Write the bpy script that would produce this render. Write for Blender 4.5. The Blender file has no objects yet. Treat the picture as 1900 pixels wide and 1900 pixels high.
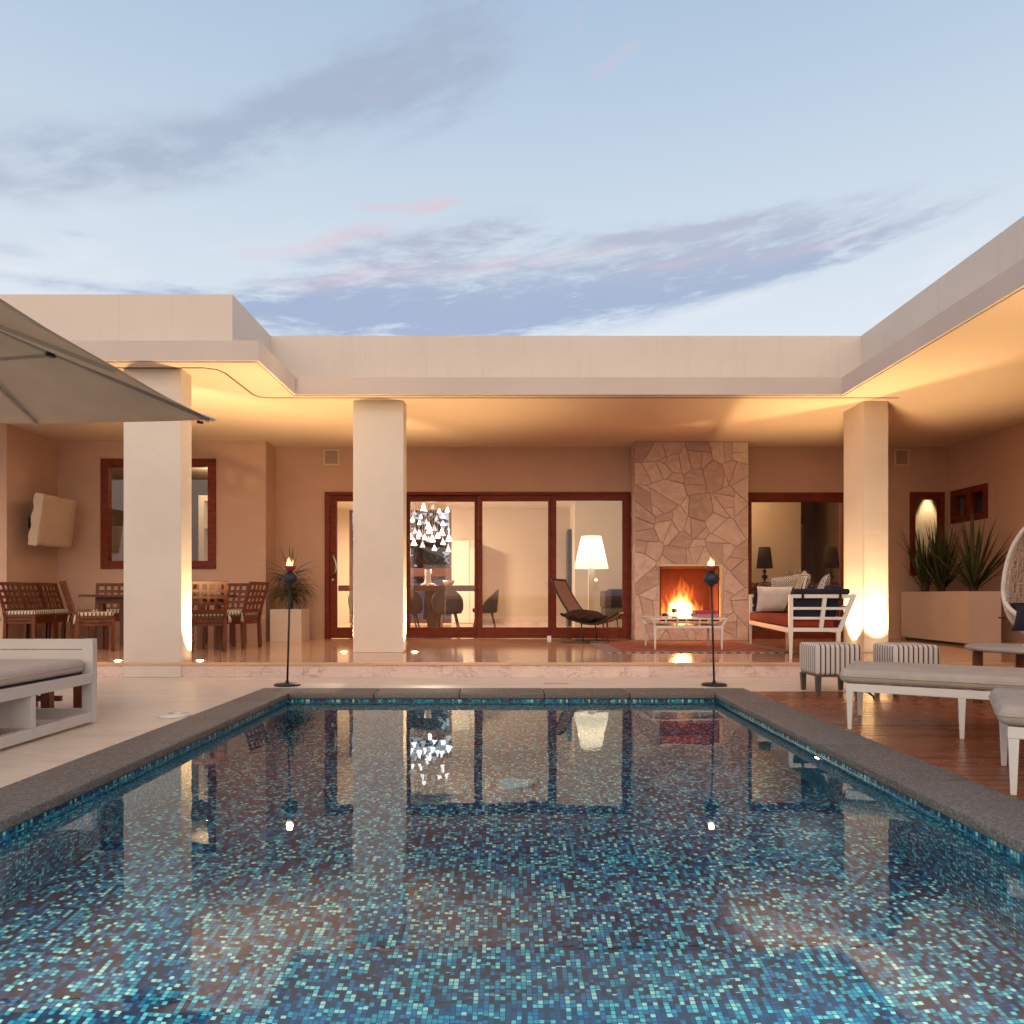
import bpy, math, random
from mathutils import Vector, Matrix, noise
random.seed(7)
S = bpy.context.scene
COL = S.collection
R = math.radians
PI = math.pi
K = 1350.0            # focal length in photo pixels
CZ = 0.9              # eye height above the pool deck
def at(px, py, Y):    # world point that a photo pixel shows at depth Y
    return Vector(((px - 948) * Y / K, Y, CZ + (1103 - py) * Y / K))

# ------------------------------------------------------------------ node helpers
class NT:
    def __init__(s, tree): s.t = tree
    def n(s, typ, **kw):
        nd = s.t.nodes.new(typ)
        for k, v in kw.items(): setattr(nd, k, v)
        return nd
    def put(s, sock, v):
        if v is None: return
        if isinstance(v, bpy.types.NodeSocket): s.t.links.new(v, sock)
        else: sock.default_value = v
    def m(s, op, a, b=None, c=None, clamp=False):
        nd = s.n('ShaderNodeMath', operation=op); nd.use_clamp = clamp
        s.put(nd.inputs[0], a); s.put(nd.inputs[1], b); s.put(nd.inputs[2], c)
        return nd.outputs[0]
    def v(s, op, a, b=None):
        nd = s.n('ShaderNodeVectorMath', operation=op)
        s.put(nd.inputs[0], a); s.put(nd.inputs[1], b)
        return nd.outputs[0]
    def xyz(s, v):
        nd = s.n('ShaderNodeSeparateXYZ'); s.put(nd.inputs[0], v); return nd.outputs
    def comb(s, x, y, z):
        nd = s.n('ShaderNodeCombineXYZ')
        for i, q in enumerate((x, y, z)): s.put(nd.inputs[i], q)
        return nd.outputs[0]
    def mix(s, f, a, b, mode='MIX'):
        nd = s.n('ShaderNodeMixRGB', blend_type=mode)
        s.put(nd.inputs[0], f); s.put(nd.inputs[1], c4(a)); s.put(nd.inputs[2], c4(b))
        return nd.outputs[0]
    def ramp(s, f, stops, interp='LINEAR'):
        nd = s.n('ShaderNodeValToRGB'); cr = nd.color_ramp; cr.interpolation = interp
        while len(cr.elements) > 1: cr.elements.remove(cr.elements[-1])
        cr.elements[0].position = stops[0][0]; cr.elements[0].color = c4(stops[0][1])
        for p, c in stops[1:]:
            e = cr.elements.new(p); e.color = c4(c)
        s.put(nd.inputs[0], f)
        return nd.outputs[0]
    def noise(s, vec, scale, detail=3, rough=.55, dist=0, out='Fac'):
        nd = s.n('ShaderNodeTexNoise')
        s.put(nd.inputs['Vector'], vec); nd.inputs['Scale'].default_value = scale
        nd.inputs['Detail'].default_value = detail; nd.inputs['Roughness'].default_value = rough
        nd.inputs['Distortion'].default_value = dist
        return nd.outputs[out]
    def scale(s, v, sc):
        nd = s.n('ShaderNodeMapping'); s.put(nd.inputs['Vector'], v); nd.inputs['Scale'].default_value = sc
        return nd.outputs[0]
    def sstep(s, x, a, b):
        nd = s.n('ShaderNodeMapRange', interpolation_type='SMOOTHSTEP')
        s.put(nd.inputs[0], x); nd.inputs[1].default_value = a; nd.inputs[2].default_value = b
        return nd.outputs[0]
    def bump(s, h, strength, dist=.01):
        nd = s.n('ShaderNodeBump'); nd.inputs['Strength'].default_value = strength
        nd.inputs['Distance'].default_value = dist
        s.put(nd.inputs['Height'], h)
        return nd.outputs[0]
def c4(c):
    if isinstance(c, bpy.types.NodeSocket) or isinstance(c, float): return c
    return (c[0], c[1], c[2], 1.0) if len(c) == 3 else c
def newmat(name):
    m = bpy.data.materials.new(name); m.use_nodes = True
    m.node_tree.nodes.clear()
    return m, NT(m.node_tree)
def finish(m, N, shader, vol=None):
    o = N.n('ShaderNodeOutputMaterial')
    if shader: N.t.links.new(shader, o.inputs['Surface'])
    if vol: N.t.links.new(vol, o.inputs['Volume'])
    return m
def princ(N, col, rough=.5, metal=0., normal=None, spec=.5, coat=0., coatr=.1, trans=0.):
    p = N.n('ShaderNodeBsdfPrincipled')
    N.put(p.inputs['Base Color'], c4(col)); N.put(p.inputs['Roughness'], rough)
    p.inputs['Metallic'].default_value = metal
    p.inputs['Specular IOR Level'].default_value = spec
    p.inputs['Coat Weight'].default_value = coat; p.inputs['Coat Roughness'].default_value = coatr
    if normal: N.put(p.inputs['Normal'], normal)
    return p.outputs[0]
def obco(N): return N.n('ShaderNodeTexCoord').outputs['Object']
def mat(name, col, rough=.5, metal=0., var=.12, scale=5., bump=0., bscale=80., spec=.5, coat=0., stretch=None, rvar=0., streak=0., wrinkle=0.):
    m, N = newmat(name)
    co = obco(N)
    c2 = N.scale(co, stretch) if stretch else co
    nz = N.noise(c2, scale, 5, .6)
    lo = [x * (1 - var) for x in col]; hi = [min(1, x * (1 + var)) for x in col]
    cc = N.ramp(nz, [(.3, lo), (.7, hi)])
    nor = None
    if bump: nor = N.bump(N.noise(c2, bscale, 3), bump, .004)
    if wrinkle:
        bn = N.n('ShaderNodeBump'); bn.inputs['Strength'].default_value = wrinkle; bn.inputs['Distance'].default_value = .03
        N.put(bn.inputs['Height'], N.noise(N.scale(co, (1, 1, 2.5)), 4.5, 3, .5, .8))
        if nor: N.put(bn.inputs['Normal'], nor)
        nor = bn.outputs[0]
    ro = rough
    if rvar: ro = N.m('MULTIPLY_ADD', N.noise(co, scale * 1.7, 4), rvar, rough - rvar * .5)
    return finish(m, N, princ(N, cc, ro, metal, nor, spec, coat))

M = {}
M['plaster'] = mat('plaster_white', (.71, .635, .555), .85, var=.06, scale=1.3, bump=.25, bscale=60, wrinkle=.06)
M['plaster_tan'] = mat('plaster_tan', (.60, .415, .315), .85, var=.07, scale=1.2, bump=.2, bscale=60, wrinkle=.06)
M['band'] = mat('plaster_band', (.63, .54, .485), .85, var=.05, scale=.9, bump=.15, bscale=120)
def m_parapet():
    m, N = newmat('parapet_render')
    P = N.n('ShaderNodeNewGeometry').outputs['Position']; x, y, z = N.xyz(P)
    n1 = N.noise(P, .9, 4, .6); n2 = N.noise(N.scale(P, (3, 3, .25)), 2.5, 5, .65)
    cc = N.ramp(n1, [(.3, (.68, .605, .525)), (.7, (.73, .655, .575))])
    cc = N.mix(N.m('MULTIPLY', N.sstep(n2, .52, .75), .22), cc, (.52, .46, .41))
    j = None
    for x0 in (-4.37, -1.62, 1.9):
        g = N.m('LESS_THAN', N.m('ABSOLUTE', N.m('SUBTRACT', x, x0)), .005); j = g if j is None else N.m('MAXIMUM', j, g)
    cc = N.mix(N.m('MULTIPLY', j, .16), cc, (.4, .34, .3))
    return finish(m, N, princ(N, cc, .85, 0, N.bump(N.noise(P, 110, 2), .15, .004)))
M['parapet'] = m_parapet()
M['soffit'] = mat('soffit_paint', (.70, .56, .44), .9, var=.03, scale=.7, bump=.05, bscale=150)
M['beige_room'] = mat('room_paint', (.64, .53, .41), .8, var=.03, scale=.8)
M['white_room'] = mat('room_paint_white', (.74, .68, .58), .8, var=.03, scale=.8)
M['dark_room'] = mat('room_paint_brown', (.22, .14, .10), .8, var=.05)
M['mahogany'] = mat('mahogany', (.17, .030, .012), .5, var=.3, scale=5, stretch=(1, 1, 6), spec=.25)
M['teak'] = mat('teak', (.125, .031, .010), .45, var=.4, scale=7, stretch=(6, 6, 1), spec=.4)
M['teak_dark'] = mat('teak_dark', (.11, .032, .014), .45, var=.3, scale=7, stretch=(6, 6, 1))
M['white_metal'] = mat('white_powdercoat', (.74, .71, .66), .38, var=.03, scale=4)
M['daybed_paint'] = mat('pale_grey_paint', (.60, .57, .54), .45, var=.04, scale=3)
M['grey_fabric'] = mat('grey_outdoor_fabric', (.46, .39, .325), .9, var=.1, scale=9, bump=.5, bscale=400, wrinkle=.5)
M['day_fabric'] = mat('pale_mattress_fabric', (.56, .475, .43), .9, var=.06, scale=5, bump=.4, bscale=350, wrinkle=.45)
M['navy'] = mat('navy_fabric', (.013, .012, .03), .9, var=.3, scale=12, bump=.4, bscale=300)
M['red_fabric'] = mat('rust_fabric', (.27, .035, .014), .9, var=.15, scale=12, bump=.4, bscale=300)
M['white_fabric'] = mat('white_fabric', (.72, .65, .58), .9, var=.08, scale=9, bump=.4, bscale=300, wrinkle=.5)
M['brown_fabric'] = mat('dark_brown_fabric', (.035, .014, .010), .85, var=.4, scale=14, bump=.8, bscale=60)
M['sling'] = mat('sling_fabric', (.36, .20, .16), .85, var=.06, scale=6, bump=.3, bscale=400)
M['black'] = mat('black_metal', (.012, .011, .011), .42, var=.2)
M['black_fabric'] = mat('black_fabric', (.012, .008, .007), .8, var=.3)
M['steel'] = mat('brushed_steel', (.62, .60, .57), .28, 1., var=.05)
M['brass'] = mat('pale_metal_trim', (.85, .70, .45), .35, .6, var=.05)
M['ball'] = mat('torch_ball', (.022, .017, .028), .5, var=.5, scale=60, bump=.5, bscale=90)
M['cup'] = mat('torch_cup', (.25, .045, .025), .4, var=.2)
M['grey_leg'] = mat('grey_leg_wood', (.075, .065, .06), .5, var=.2, stretch=(4, 4, 1))
M['concrete'] = mat('concrete', (.36, .32, .30), .6, var=.12, scale=9, bump=.2)
M['planter'] = mat('planter_render', (.68, .59, .51), .7, var=.05, scale=2, bump=.1, bscale=90)
def m_leaf(name, lo, mid, dry):
    m, N = newmat(name)
    g = N.n('ShaderNodeNewGeometry'); pr = g.outputs['Random Per Island']
    cc = N.ramp(pr, [(0, lo), (.55, mid), (.86, [q * 1.5 for q in mid]), (1, dry)])
    cc = N.mix(N.m('MULTIPLY', N.noise(N.scale(g.outputs['Position'], (8, 8, 3)), 3, 4), .5), cc, [q * .55 for q in lo])
    return finish(m, N, princ(N, cc, .45, 0, None, .4))
M['leaf'] = m_leaf('yucca_leaf', (.03, .045, .016), (.065, .085, .028), (.20, .15, .06))
M['leaf2'] = m_leaf('dracaena_leaf', (.018, .03, .014), (.04, .055, .022), (.13, .09, .04))
M['bark'] = mat('bark', (.10, .065, .04), .9, var=.4, scale=20, bump=.8, bscale=50)
M['soil'] = mat('soil', (.05, .035, .025), .95, var=.4, scale=20, bump=.8)
M['cover'] = mat('canvas_cover', (.55, .44, .35), .9, var=.06, scale=4, bump=.3, bscale=20)
M['wicker'] = mat('wicker', (.70, .60, .55), .6, var=.12, scale=18)
M['rope'] = mat('rope', (.4, .33, .27), .9, var=.2, scale=30)
M['grill'] = mat('speaker_grill', (.40, .30, .24), .75, var=.08, scale=90)
M['rib'] = mat('umbrella_rib', (.50, .45, .41), .4, var=.04)
M['chairshell'] = mat('chair_shell_fabric', (.13, .095, .095), .8, var=.12, scale=20)
M['walnut'] = mat('walnut', (.20, .085, .045), .4, var=.25, scale=6, stretch=(1, 6, 6))
M['firebrick'] = mat('firebrick', (.115, .024, .011), .85, var=.25, scale=6, bump=.3, bscale=30)
M['log'] = mat('charred_log', (.05, .03, .02), .9, var=.5, scale=20, bump=.8)
M['pink1'] = mat('magenta_cover', (.42, .045, .11), .5, var=.08)
M['pink2'] = mat('pink_cover', (.60, .22, .28), .5, var=.08)
M['paper'] = mat('paper', (.7, .62, .5), .8, var=.05)
M['china'] = mat('white_ceramic', (.78, .74, .68), .25, var=.03)
M['dark_glass'] = mat('dark_glossy', (.01, .01, .012), .08, var=.1)
M['grass'] = mat('grass_ground', (.035, .05, .018), .95, var=.4, scale=4, bump=.8)
M['drygrass'] = mat('roof_edge', (.5, .45, .4), .9)
M['foliage'] = mat('garden_foliage', (.02, .022, .03), .8, var=.5, scale=8)
M['purple_wall'] = mat('garden_wall_render', (.34, .27, .48), .9, var=.08, scale=1.2)
M['slot'] = mat('drain_slot', (.05, .035, .03), .8)
M['groove'] = mat('soffit_groove', (.20, .13, .08), .9)

def emat(name, col, strength):
    m, N = newmat(name)
    e = N.n('ShaderNodeEmission'); e.inputs[0].default_value = c4(col); e.inputs[1].default_value = strength
    return finish(m, N, e.outputs[0])
def vmat(name, col, strength):
    m, N = newmat(name)
    e = N.n('ShaderNodeEmission'); e.inputs[0].default_value = c4(col); e.inputs[1].default_value = strength
    return finish(m, N, None, e.outputs[0])
M['lens'] = emat('uplight_lens', (1, .72, .38), 30)
M['poollens'] = emat('pool_lamp_lens', (1, .85, .5), 8)
M['pendant_glow'] = emat('pendant_glass_lit', (1, .94, .9), 4)
M['pendant_dim'] = emat('pendant_glass_dim', (1, .90, .84), 1.1)
M['diffuser'] = emat('ceiling_light_diffuser', (1, .92, .72), .8)
def m_shade():
    m, N = newmat('lampshade_lit')
    e = N.n('ShaderNodeEmission'); e.inputs[0].default_value = (1, .84, .62, 1); e.inputs[1].default_value = 1.0
    t = N.n('ShaderNodeBsdfTranslucent'); t.inputs[0].default_value = (.09, .08, .065, 1)
    ad = N.n('ShaderNodeAddShader'); N.t.links.new(e.outputs[0], ad.inputs[0]); N.t.links.new(t.outputs[0], ad.inputs[1])
    return finish(m, N, ad.outputs[0])
M['shade_glow'] = m_shade()
M['flame_out'] = vmat('flame_orange', (1, .26, .035), 9)
M['flame_mid'] = vmat('flame_yellow', (1, .52, .12), 14)
M['flame_core'] = vmat('flame_white', (1, .8, .42), 34)
M['torch_flame'] = vmat('torch_flame', (1, .62, .22), 60)

def glassmat(name, f0=.04, tint=(1, 1, 1), rough=0.0, wave=0.):
    m, N = newmat(name)
    nor = None
    if wave:
        co = obco(N)
        h = N.noise(N.scale(co, (1, .6, 1)), 2.2, 3, .5)
        h2 = N.noise(N.scale(co, (1, .7, 1)), 9, 2, .5)
        nor = N.bump(N.m('MULTIPLY_ADD', h2, .12, h), wave, .02)
    lw = N.n('ShaderNodeLayerWeight'); lw.inputs['Blend'].default_value = .5
    if nor: N.put(lw.inputs['Normal'], nor)
    f = N.m('MULTIPLY_ADD', N.m('POWER', lw.outputs['Facing'], 5.), 1 - f0, f0)
    t = N.n('ShaderNodeBsdfTransparent'); t.inputs[0].default_value = c4(tint)
    g = N.n('ShaderNodeBsdfGlossy'); g.inputs['Roughness'].default_value = rough
    if nor: N.put(g.inputs['Normal'], nor)
    mx = N.n('ShaderNodeMixShader'); N.put(mx.inputs[0], f)
    N.t.links.new(t.outputs[0], mx.inputs[1]); N.t.links.new(g.outputs[0], mx.inputs[2])
    return finish(m, N, mx.outputs[0])
M['glass'] = glassmat('window_glass', .045)
def m_water():
    m, N = newmat('pool_water')
    P = N.n('ShaderNodeNewGeometry').outputs['Position']
    h = N.noise(N.scale(P, (1, .6, 1)), 2.2, 3, .5); h2 = N.noise(N.scale(P, (1, .7, 1)), 9, 2, .5)
    g = N.n('ShaderNodeBsdfGlass'); g.inputs['IOR'].default_value = 1.62; g.inputs['Roughness'].default_value = 0
    g.inputs['Color'].default_value = (.93, .985, 1, 1)
    N.put(g.inputs['Normal'], N.bump(N.m('MULTIPLY_ADD', h2, .14, h), .085, .02))
    return finish(m, N, g.outputs[0])
M['water'] = m_water()

def m_mosaic():
    m, N = newmat('pool_mosaic')
    g = N.n('ShaderNodeNewGeometry')
    x, y, z = N.xyz(g.outputs['Position'])
    nx, ny, nz = N.xyz(g.outputs['Normal'])
    ax = N.m('GREATER_THAN', N.m('ABSOLUTE', nx), .5)
    ay = N.m('GREATER_THAN', N.m('ABSOLUTE', ny), .5)
    az = N.m('GREATER_THAN', N.m('ABSOLUTE', nz), .5)
    T = .0185
    # floor: (x,y); walls facing x: (y,z); walls facing y: (x,z)
    u = N.m('DIVIDE', N.m('ADD', N.m('MULTIPLY', x, N.m('SUBTRACT', 1., ax)), N.m('MULTIPLY', y, ax)), T)
    v = N.m('DIVIDE', N.m('ADD', N.m('MULTIPLY', y, az), N.m('MULTIPLY', z, N.m('SUBTRACT', 1., az))), T)
    cu = N.m('FLOOR', u); cv = N.m('FLOOR', v)
    wn = N.n('ShaderNodeTexWhiteNoise', noise_dimensions='3D')
    N.put(wn.inputs[0], N.comb(cu, cv, N.m('MULTIPLY', ax, 7.)))
    # runs of the same colour along the length of the pool
    w1 = N.n('ShaderNodeTexWhiteNoise', noise_dimensions='2D'); N.put(w1.inputs[0], N.comb(cu, 3.3, 0.))
    cv2 = N.m('FLOOR', N.m('DIVIDE', N.m('ADD', v, N.m('MULTIPLY', w1.outputs[0], 9.)), 2.))
    w2 = N.n('ShaderNodeTexWhiteNoise', noise_dimensions='3D'); N.put(w2.inputs[0], N.comb(cu, cv2, 11.))
    pick = N.m('GREATER_THAN', w2.outputs[0], .62)
    val = N.m('ADD', N.m('MULTIPLY', wn.outputs[0], N.m('SUBTRACT', 1., pick)), N.m('MULTIPLY', N.m('MULTIPLY', N.m('SUBTRACT', w2.outputs[0], .62), 2.0), pick))
    col = N.ramp(val, [(0, (.005, .035, .10)), (.14, (.028, .03, .055)), (.24, (.006, .08, .19)), (.42, (.006, .21, .42)), (.58, (.02, .40, .52)), (.74, (.17, .70, .72)), (.89, (.56, .90, .78))], 'CONSTANT')
    fu = N.m('FRACT', u); fv = N.m('FRACT', v)
    e = .07
    gr = N.m('MULTIPLY', N.m('MULTIPLY', N.m('GREATER_THAN', fu, e), N.m('LESS_THAN', fu, 1 - e)), N.m('MULTIPLY', N.m('GREATER_THAN', fv, e), N.m('LESS_THAN', fv, 1 - e)))
    col = N.mix(gr, (.02, .04, .06), col)
    return finish(m, N, princ(N, col, .3))
M['mosaic'] = m_mosaic()

def m_travertine(name, col, rough, joints=(0, 0), vein=.25, dark=(.3, .2, .16), veinw=.0, sc=1.):
    m, N = newmat(name)
    g = N.n('ShaderNodeNewGeometry'); P = g.outputs['Position']
    x, y, z = N.xyz(P)
    n1 = N.noise(N.scale(P, (1.2 * sc, 3.2 * sc, 6 * sc)), 1.7, 7, .66, 1.6)
    n2 = N.noise(N.scale(P, (sc, 2 * sc, 2 * sc)), 1.1, 4, .6)
    c = N.ramp(n1, [(.25, [q * (1 - vein) for q in col]), (.5, col), (.75, [min(1, q * (1 + vein * .5)) for q in col])])
    c = N.mix(N.m('MULTIPLY', N.sstep(n2, .45, .75), .35), c, [q * .8 for q in col])
    if veinw:
        nv = N.noise(N.scale(P, (1, 1, 1.6)), 2.6 * sc, 6, .65, 1.5)
        d = N.m('ABSOLUTE', N.m('SUBTRACT', nv, .5))
        line = N.m('SUBTRACT', 1., N.sstep(d, 0., .045))
        patch = N.sstep(N.noise(P, 1.7 * sc, 4, .6), .42, .65)
        c = N.mix(N.m('MULTIPLY', N.m('MULTIPLY', line, patch), veinw), c, dark)
    if joints[0]:
        jx = N.m('ABSOLUTE', N.m('SUBTRACT', N.m('FRACT', N.m('DIVIDE', x, joints[0])), .5))
        jy = N.m('ABSOLUTE', N.m('SUBTRACT', N.m('FRACT', N.m('DIVIDE', y, joints[1])), .5))
        j = N.m('MAXIMUM', N.m('GREATER_THAN', jx, .5 - .0025 / joints[0]), N.m('GREATER_THAN', jy, .5 - .0025 / joints[1]))
        c = N.mix(N.m('MULTIPLY', j, .55), c, dark)
        wt = N.n('ShaderNodeTexWhiteNoise', noise_dimensions='2D')
        N.put(wt.inputs[0], N.comb(N.m('FLOOR', N.m('ADD', N.m('DIVIDE', x, joints[0]), .0)), N.m('FLOOR', N.m('DIVIDE', y, joints[1])), 0.))
        c = N.mix(.35, c, N.mix(wt.outputs[0], [q * .78 for q in col], [min(1, q * 1.15) for q in col]), 'MIX')
    ro = N.m('MULTIPLY_ADD', n1, .12, rough - .06)
    return finish(m, N, princ(N, c, ro, 0, N.bump(n1, .03, .002)))
M['patio'] = m_travertine('patio_travertine', (.80, .66, .525), .40, (0, 0), .2)
M['floor'] = m_travertine('polished_marble', (.66, .42, .27), .10, (.9, .9), .26, (.2, .1, .06))
M['riser'] = m_travertine('marble_riser', (.74, .585, .515), .4, (.75, 99), .26, (.26, .11, .09), .9, 2.0)

def m_coping():
    m, N = newmat('basalt_coping')
    g = N.n('ShaderNodeNewGeometry'); P = g.outputs['Position']
    n1 = N.noise(P, 85, 4, .85); n2 = N.noise(P, 2.2, 4, .6)
    c = N.ramp(n1, [(.36, (.06, .05, .044)), (.5, (.165, .14, .122)), (.63, (.46, .40, .355))])
    c = N.mix(N.m('MULTIPLY', n2, .5), c, (.10, .085, .078))
    pr = g.outputs['Random Per Island']
    c = N.mix(.3, c, N.mix(pr, (.07, .06, .055), (.22, .2, .185)))
    return finish(m, N, princ(N, c, .62, 0, N.bump(n1, .5, .003)))
M['coping'] = m_coping()
def m_deck():
    m, N = newmat('ipe_boards')
    g = N.n('ShaderNodeNewGeometry'); P = g.outputs['Position']; pr = g.outputs['Random Per Island']
    off = N.comb(0., 0., N.m('MULTIPLY', pr, 40.))
    n1 = N.noise(N.scale(N.v('ADD', P, off), (1.3, 22, 22)), 2., 5, .6, .6)
    c = N.ramp(n1, [(.25, (.10, .024, .009)), (.5, (.26, .07, .026)), (.8, (.44, .15, .065))])
    c = N.mix(.35, c, N.mix(pr, (.09, .022, .01), (.34, .10, .045)))
    n2 = N.noise(P, 1.3, 4, .6)
    ro = N.m('MULTIPLY_ADD', n2, .22, .16)
    return finish(m, N, princ(N, c, ro, 0, N.bump(n1, .15, .003)))
M['deck'] = m_deck()
def m_flag():
    m, N = newmat('flagstone_cladding')
    g = N.n('ShaderNodeNewGeometry'); P = g.outputs['Position']
    pr = g.outputs['Random Per Island']
    st = N.ramp(pr, [(0, (.52, .355, .30)), (.3, (.67, .50, .43)), (.55, (.78, .62, .535)), (.8, (.70, .52, .445)), (1, (.48, .33, .28))])
    off = N.comb(N.m('MULTIPLY', pr, 37.), 0., N.m('MULTIPLY', pr, 11.))
    Q = N.v('ADD', P, off)
    n1 = N.noise(Q, 13, 6, .68); n2 = N.noise(N.scale(Q, (1, 1, 2.4)), 4, 5, .65, 1.)
    c = N.mix(N.m('MULTIPLY', N.sstep(n1, .35, .7), .4), st, (.40, .26, .21))
    c = N.mix(N.m('MULTIPLY', N.sstep(n2, .48, .66), .4), c, (.78, .64, .55))
    c = N.mix(N.m('MULTIPLY', N.sstep(n2, .46, .30), .35), c, (.50, .27, .20))
    h = N.m('ADD', N.m('MULTIPLY', n1, .5), N.m('MULTIPLY', n2, .7))
    return finish(m, N, princ(N, c, .75, 0, N.bump(h, .55, .012)))
M['mortar'] = mat('mortar', (.44, .32, .26), .95, var=.2, scale=12, bump=.5, bscale=60)
M['flag'] = m_flag()
def m_stripe(name, period, duty, light, dark, chev=False):
    m, N = newmat(name)
    tc = N.n('ShaderNodeTexCoord'); x, y, z = N.xyz(tc.outputs['Object']); nx, ny, nz = N.xyz(tc.outputs['Normal'])
    side = N.m('GREATER_THAN', N.m('ABSOLUTE', nx), .72)
    s = N.m('ADD', N.m('MULTIPLY', x, N.m('SUBTRACT', 1., side)), N.m('MULTIPLY', y, side))
    if chev: s = N.m('ADD', s, N.m('ABSOLUTE', N.m('SUBTRACT', N.m('MULTIPLY', N.m('FRACT', N.m('DIVIDE', z, .09)), .09), .045)))
    f = N.m('FRACT', N.m('DIVIDE', s, period))
    d = N.m('LESS_THAN', f, duty)
    thin = N.m('LESS_THAN', N.m('ABSOLUTE', N.m('SUBTRACT', f, duty + .14)), .03)
    c = N.mix(d, light, dark)
    c = N.mix(N.m('MULTIPLY', thin, .5), c, dark)
    nz_ = N.noise(tc.outputs['Object'], 300, 2)
    return finish(m, N, princ(N, c, .9, 0, N.bump(nz_, .3, .002)))
M['pouf'] = m_stripe('striped_canvas', .0435, .27, (.66, .61, .57), (.035, .032, .04))
M['cushion'] = m_stripe('striped_cushion', .045, .38, (.68, .61, .48), (.05, .045, .045))
M['pattern'] = m_stripe('zigzag_fabric', .03, .4, (.68, .62, .55), (.03, .025, .03), True)
def m_rug():
    m, N = newmat('kilim_rug')
    tc = N.n('ShaderNodeTexCoord'); P = tc.outputs['Object']; x, y, z = N.xyz(P)
    zig = N.m('MULTIPLY', N.m('ABSOLUTE', N.m('SUBTRACT', N.m('FRACT', N.m('DIVIDE', x, .3)), .5)), .3)
    b = N.m('FRACT', N.m('DIVIDE', N.m('ADD', y, zig), .42))
    c = N.ramp(b, [(0, (.34, .06, .04)), (.22, (.20, .03, .03)), (.38, (.40, .13, .08)), (.5, (.09, .035, .04)), (.6, (.36, .07, .05)), (.8, (.42, .20, .14)), (.9, (.16, .05, .05))], 'CONSTANT')
    ex = N.m('GREATER_THAN', N.m('ABSOLUTE', x), 1.0)
    ey = N.m('LESS_THAN', N.xyz(P)[1], -.93)
    st = N.m('LESS_THAN', N.m('FRACT', N.m('DIVIDE', N.m('ADD', x, y), .12)), .5)
    c2 = N.mix(st, (.12, .08, .09), (.40, .30, .27))
    c = N.mix(N.m('MAXIMUM', ex, ey), c, c2)
    return finish(m, N, princ(N, c, .95, 0, N.bump(N.noise(P, 200, 2), .6, .004)))
M['rug'] = m_rug()
def m_canopy():
    m, N = newmat('umbrella_canvas')
    co = obco(N); nz = N.noise(co, 4, 4)
    c = N.ramp(nz, [(.3, (.72, .61, .485)), (.7, (.78, .67, .54))])
    d = N.n('ShaderNodeBsdfDiffuse'); N.put(d.inputs[0], c)
    t = N.n('ShaderNodeBsdfTranslucent'); N.put(t.inputs[0], c)
    mx = N.n('ShaderNodeMixShader'); mx.inputs[0].default_value = .35
    N.t.links.new(d.outputs[0], mx.inputs[1]); N.t.links.new(t.outputs[0], mx.inputs[2])
    return finish(m, N, mx.outputs[0])
M['canopy'] = m_canopy()
def m_basket():
    m, N = newmat('woven_gold_band')
    co = obco(N)
    v = N.n('ShaderNodeTexVoronoi'); N.put(v.inputs['Vector'], co); v.inputs['Scale'].default_value = 22
    c = N.ramp(v.outputs['Distance'], [(.2, (.5, .33, .16)), (.5, (.12, .06, .03))])
    return finish(m, N, princ(N, c, .6))
M['basket'] = m_basket()

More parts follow.
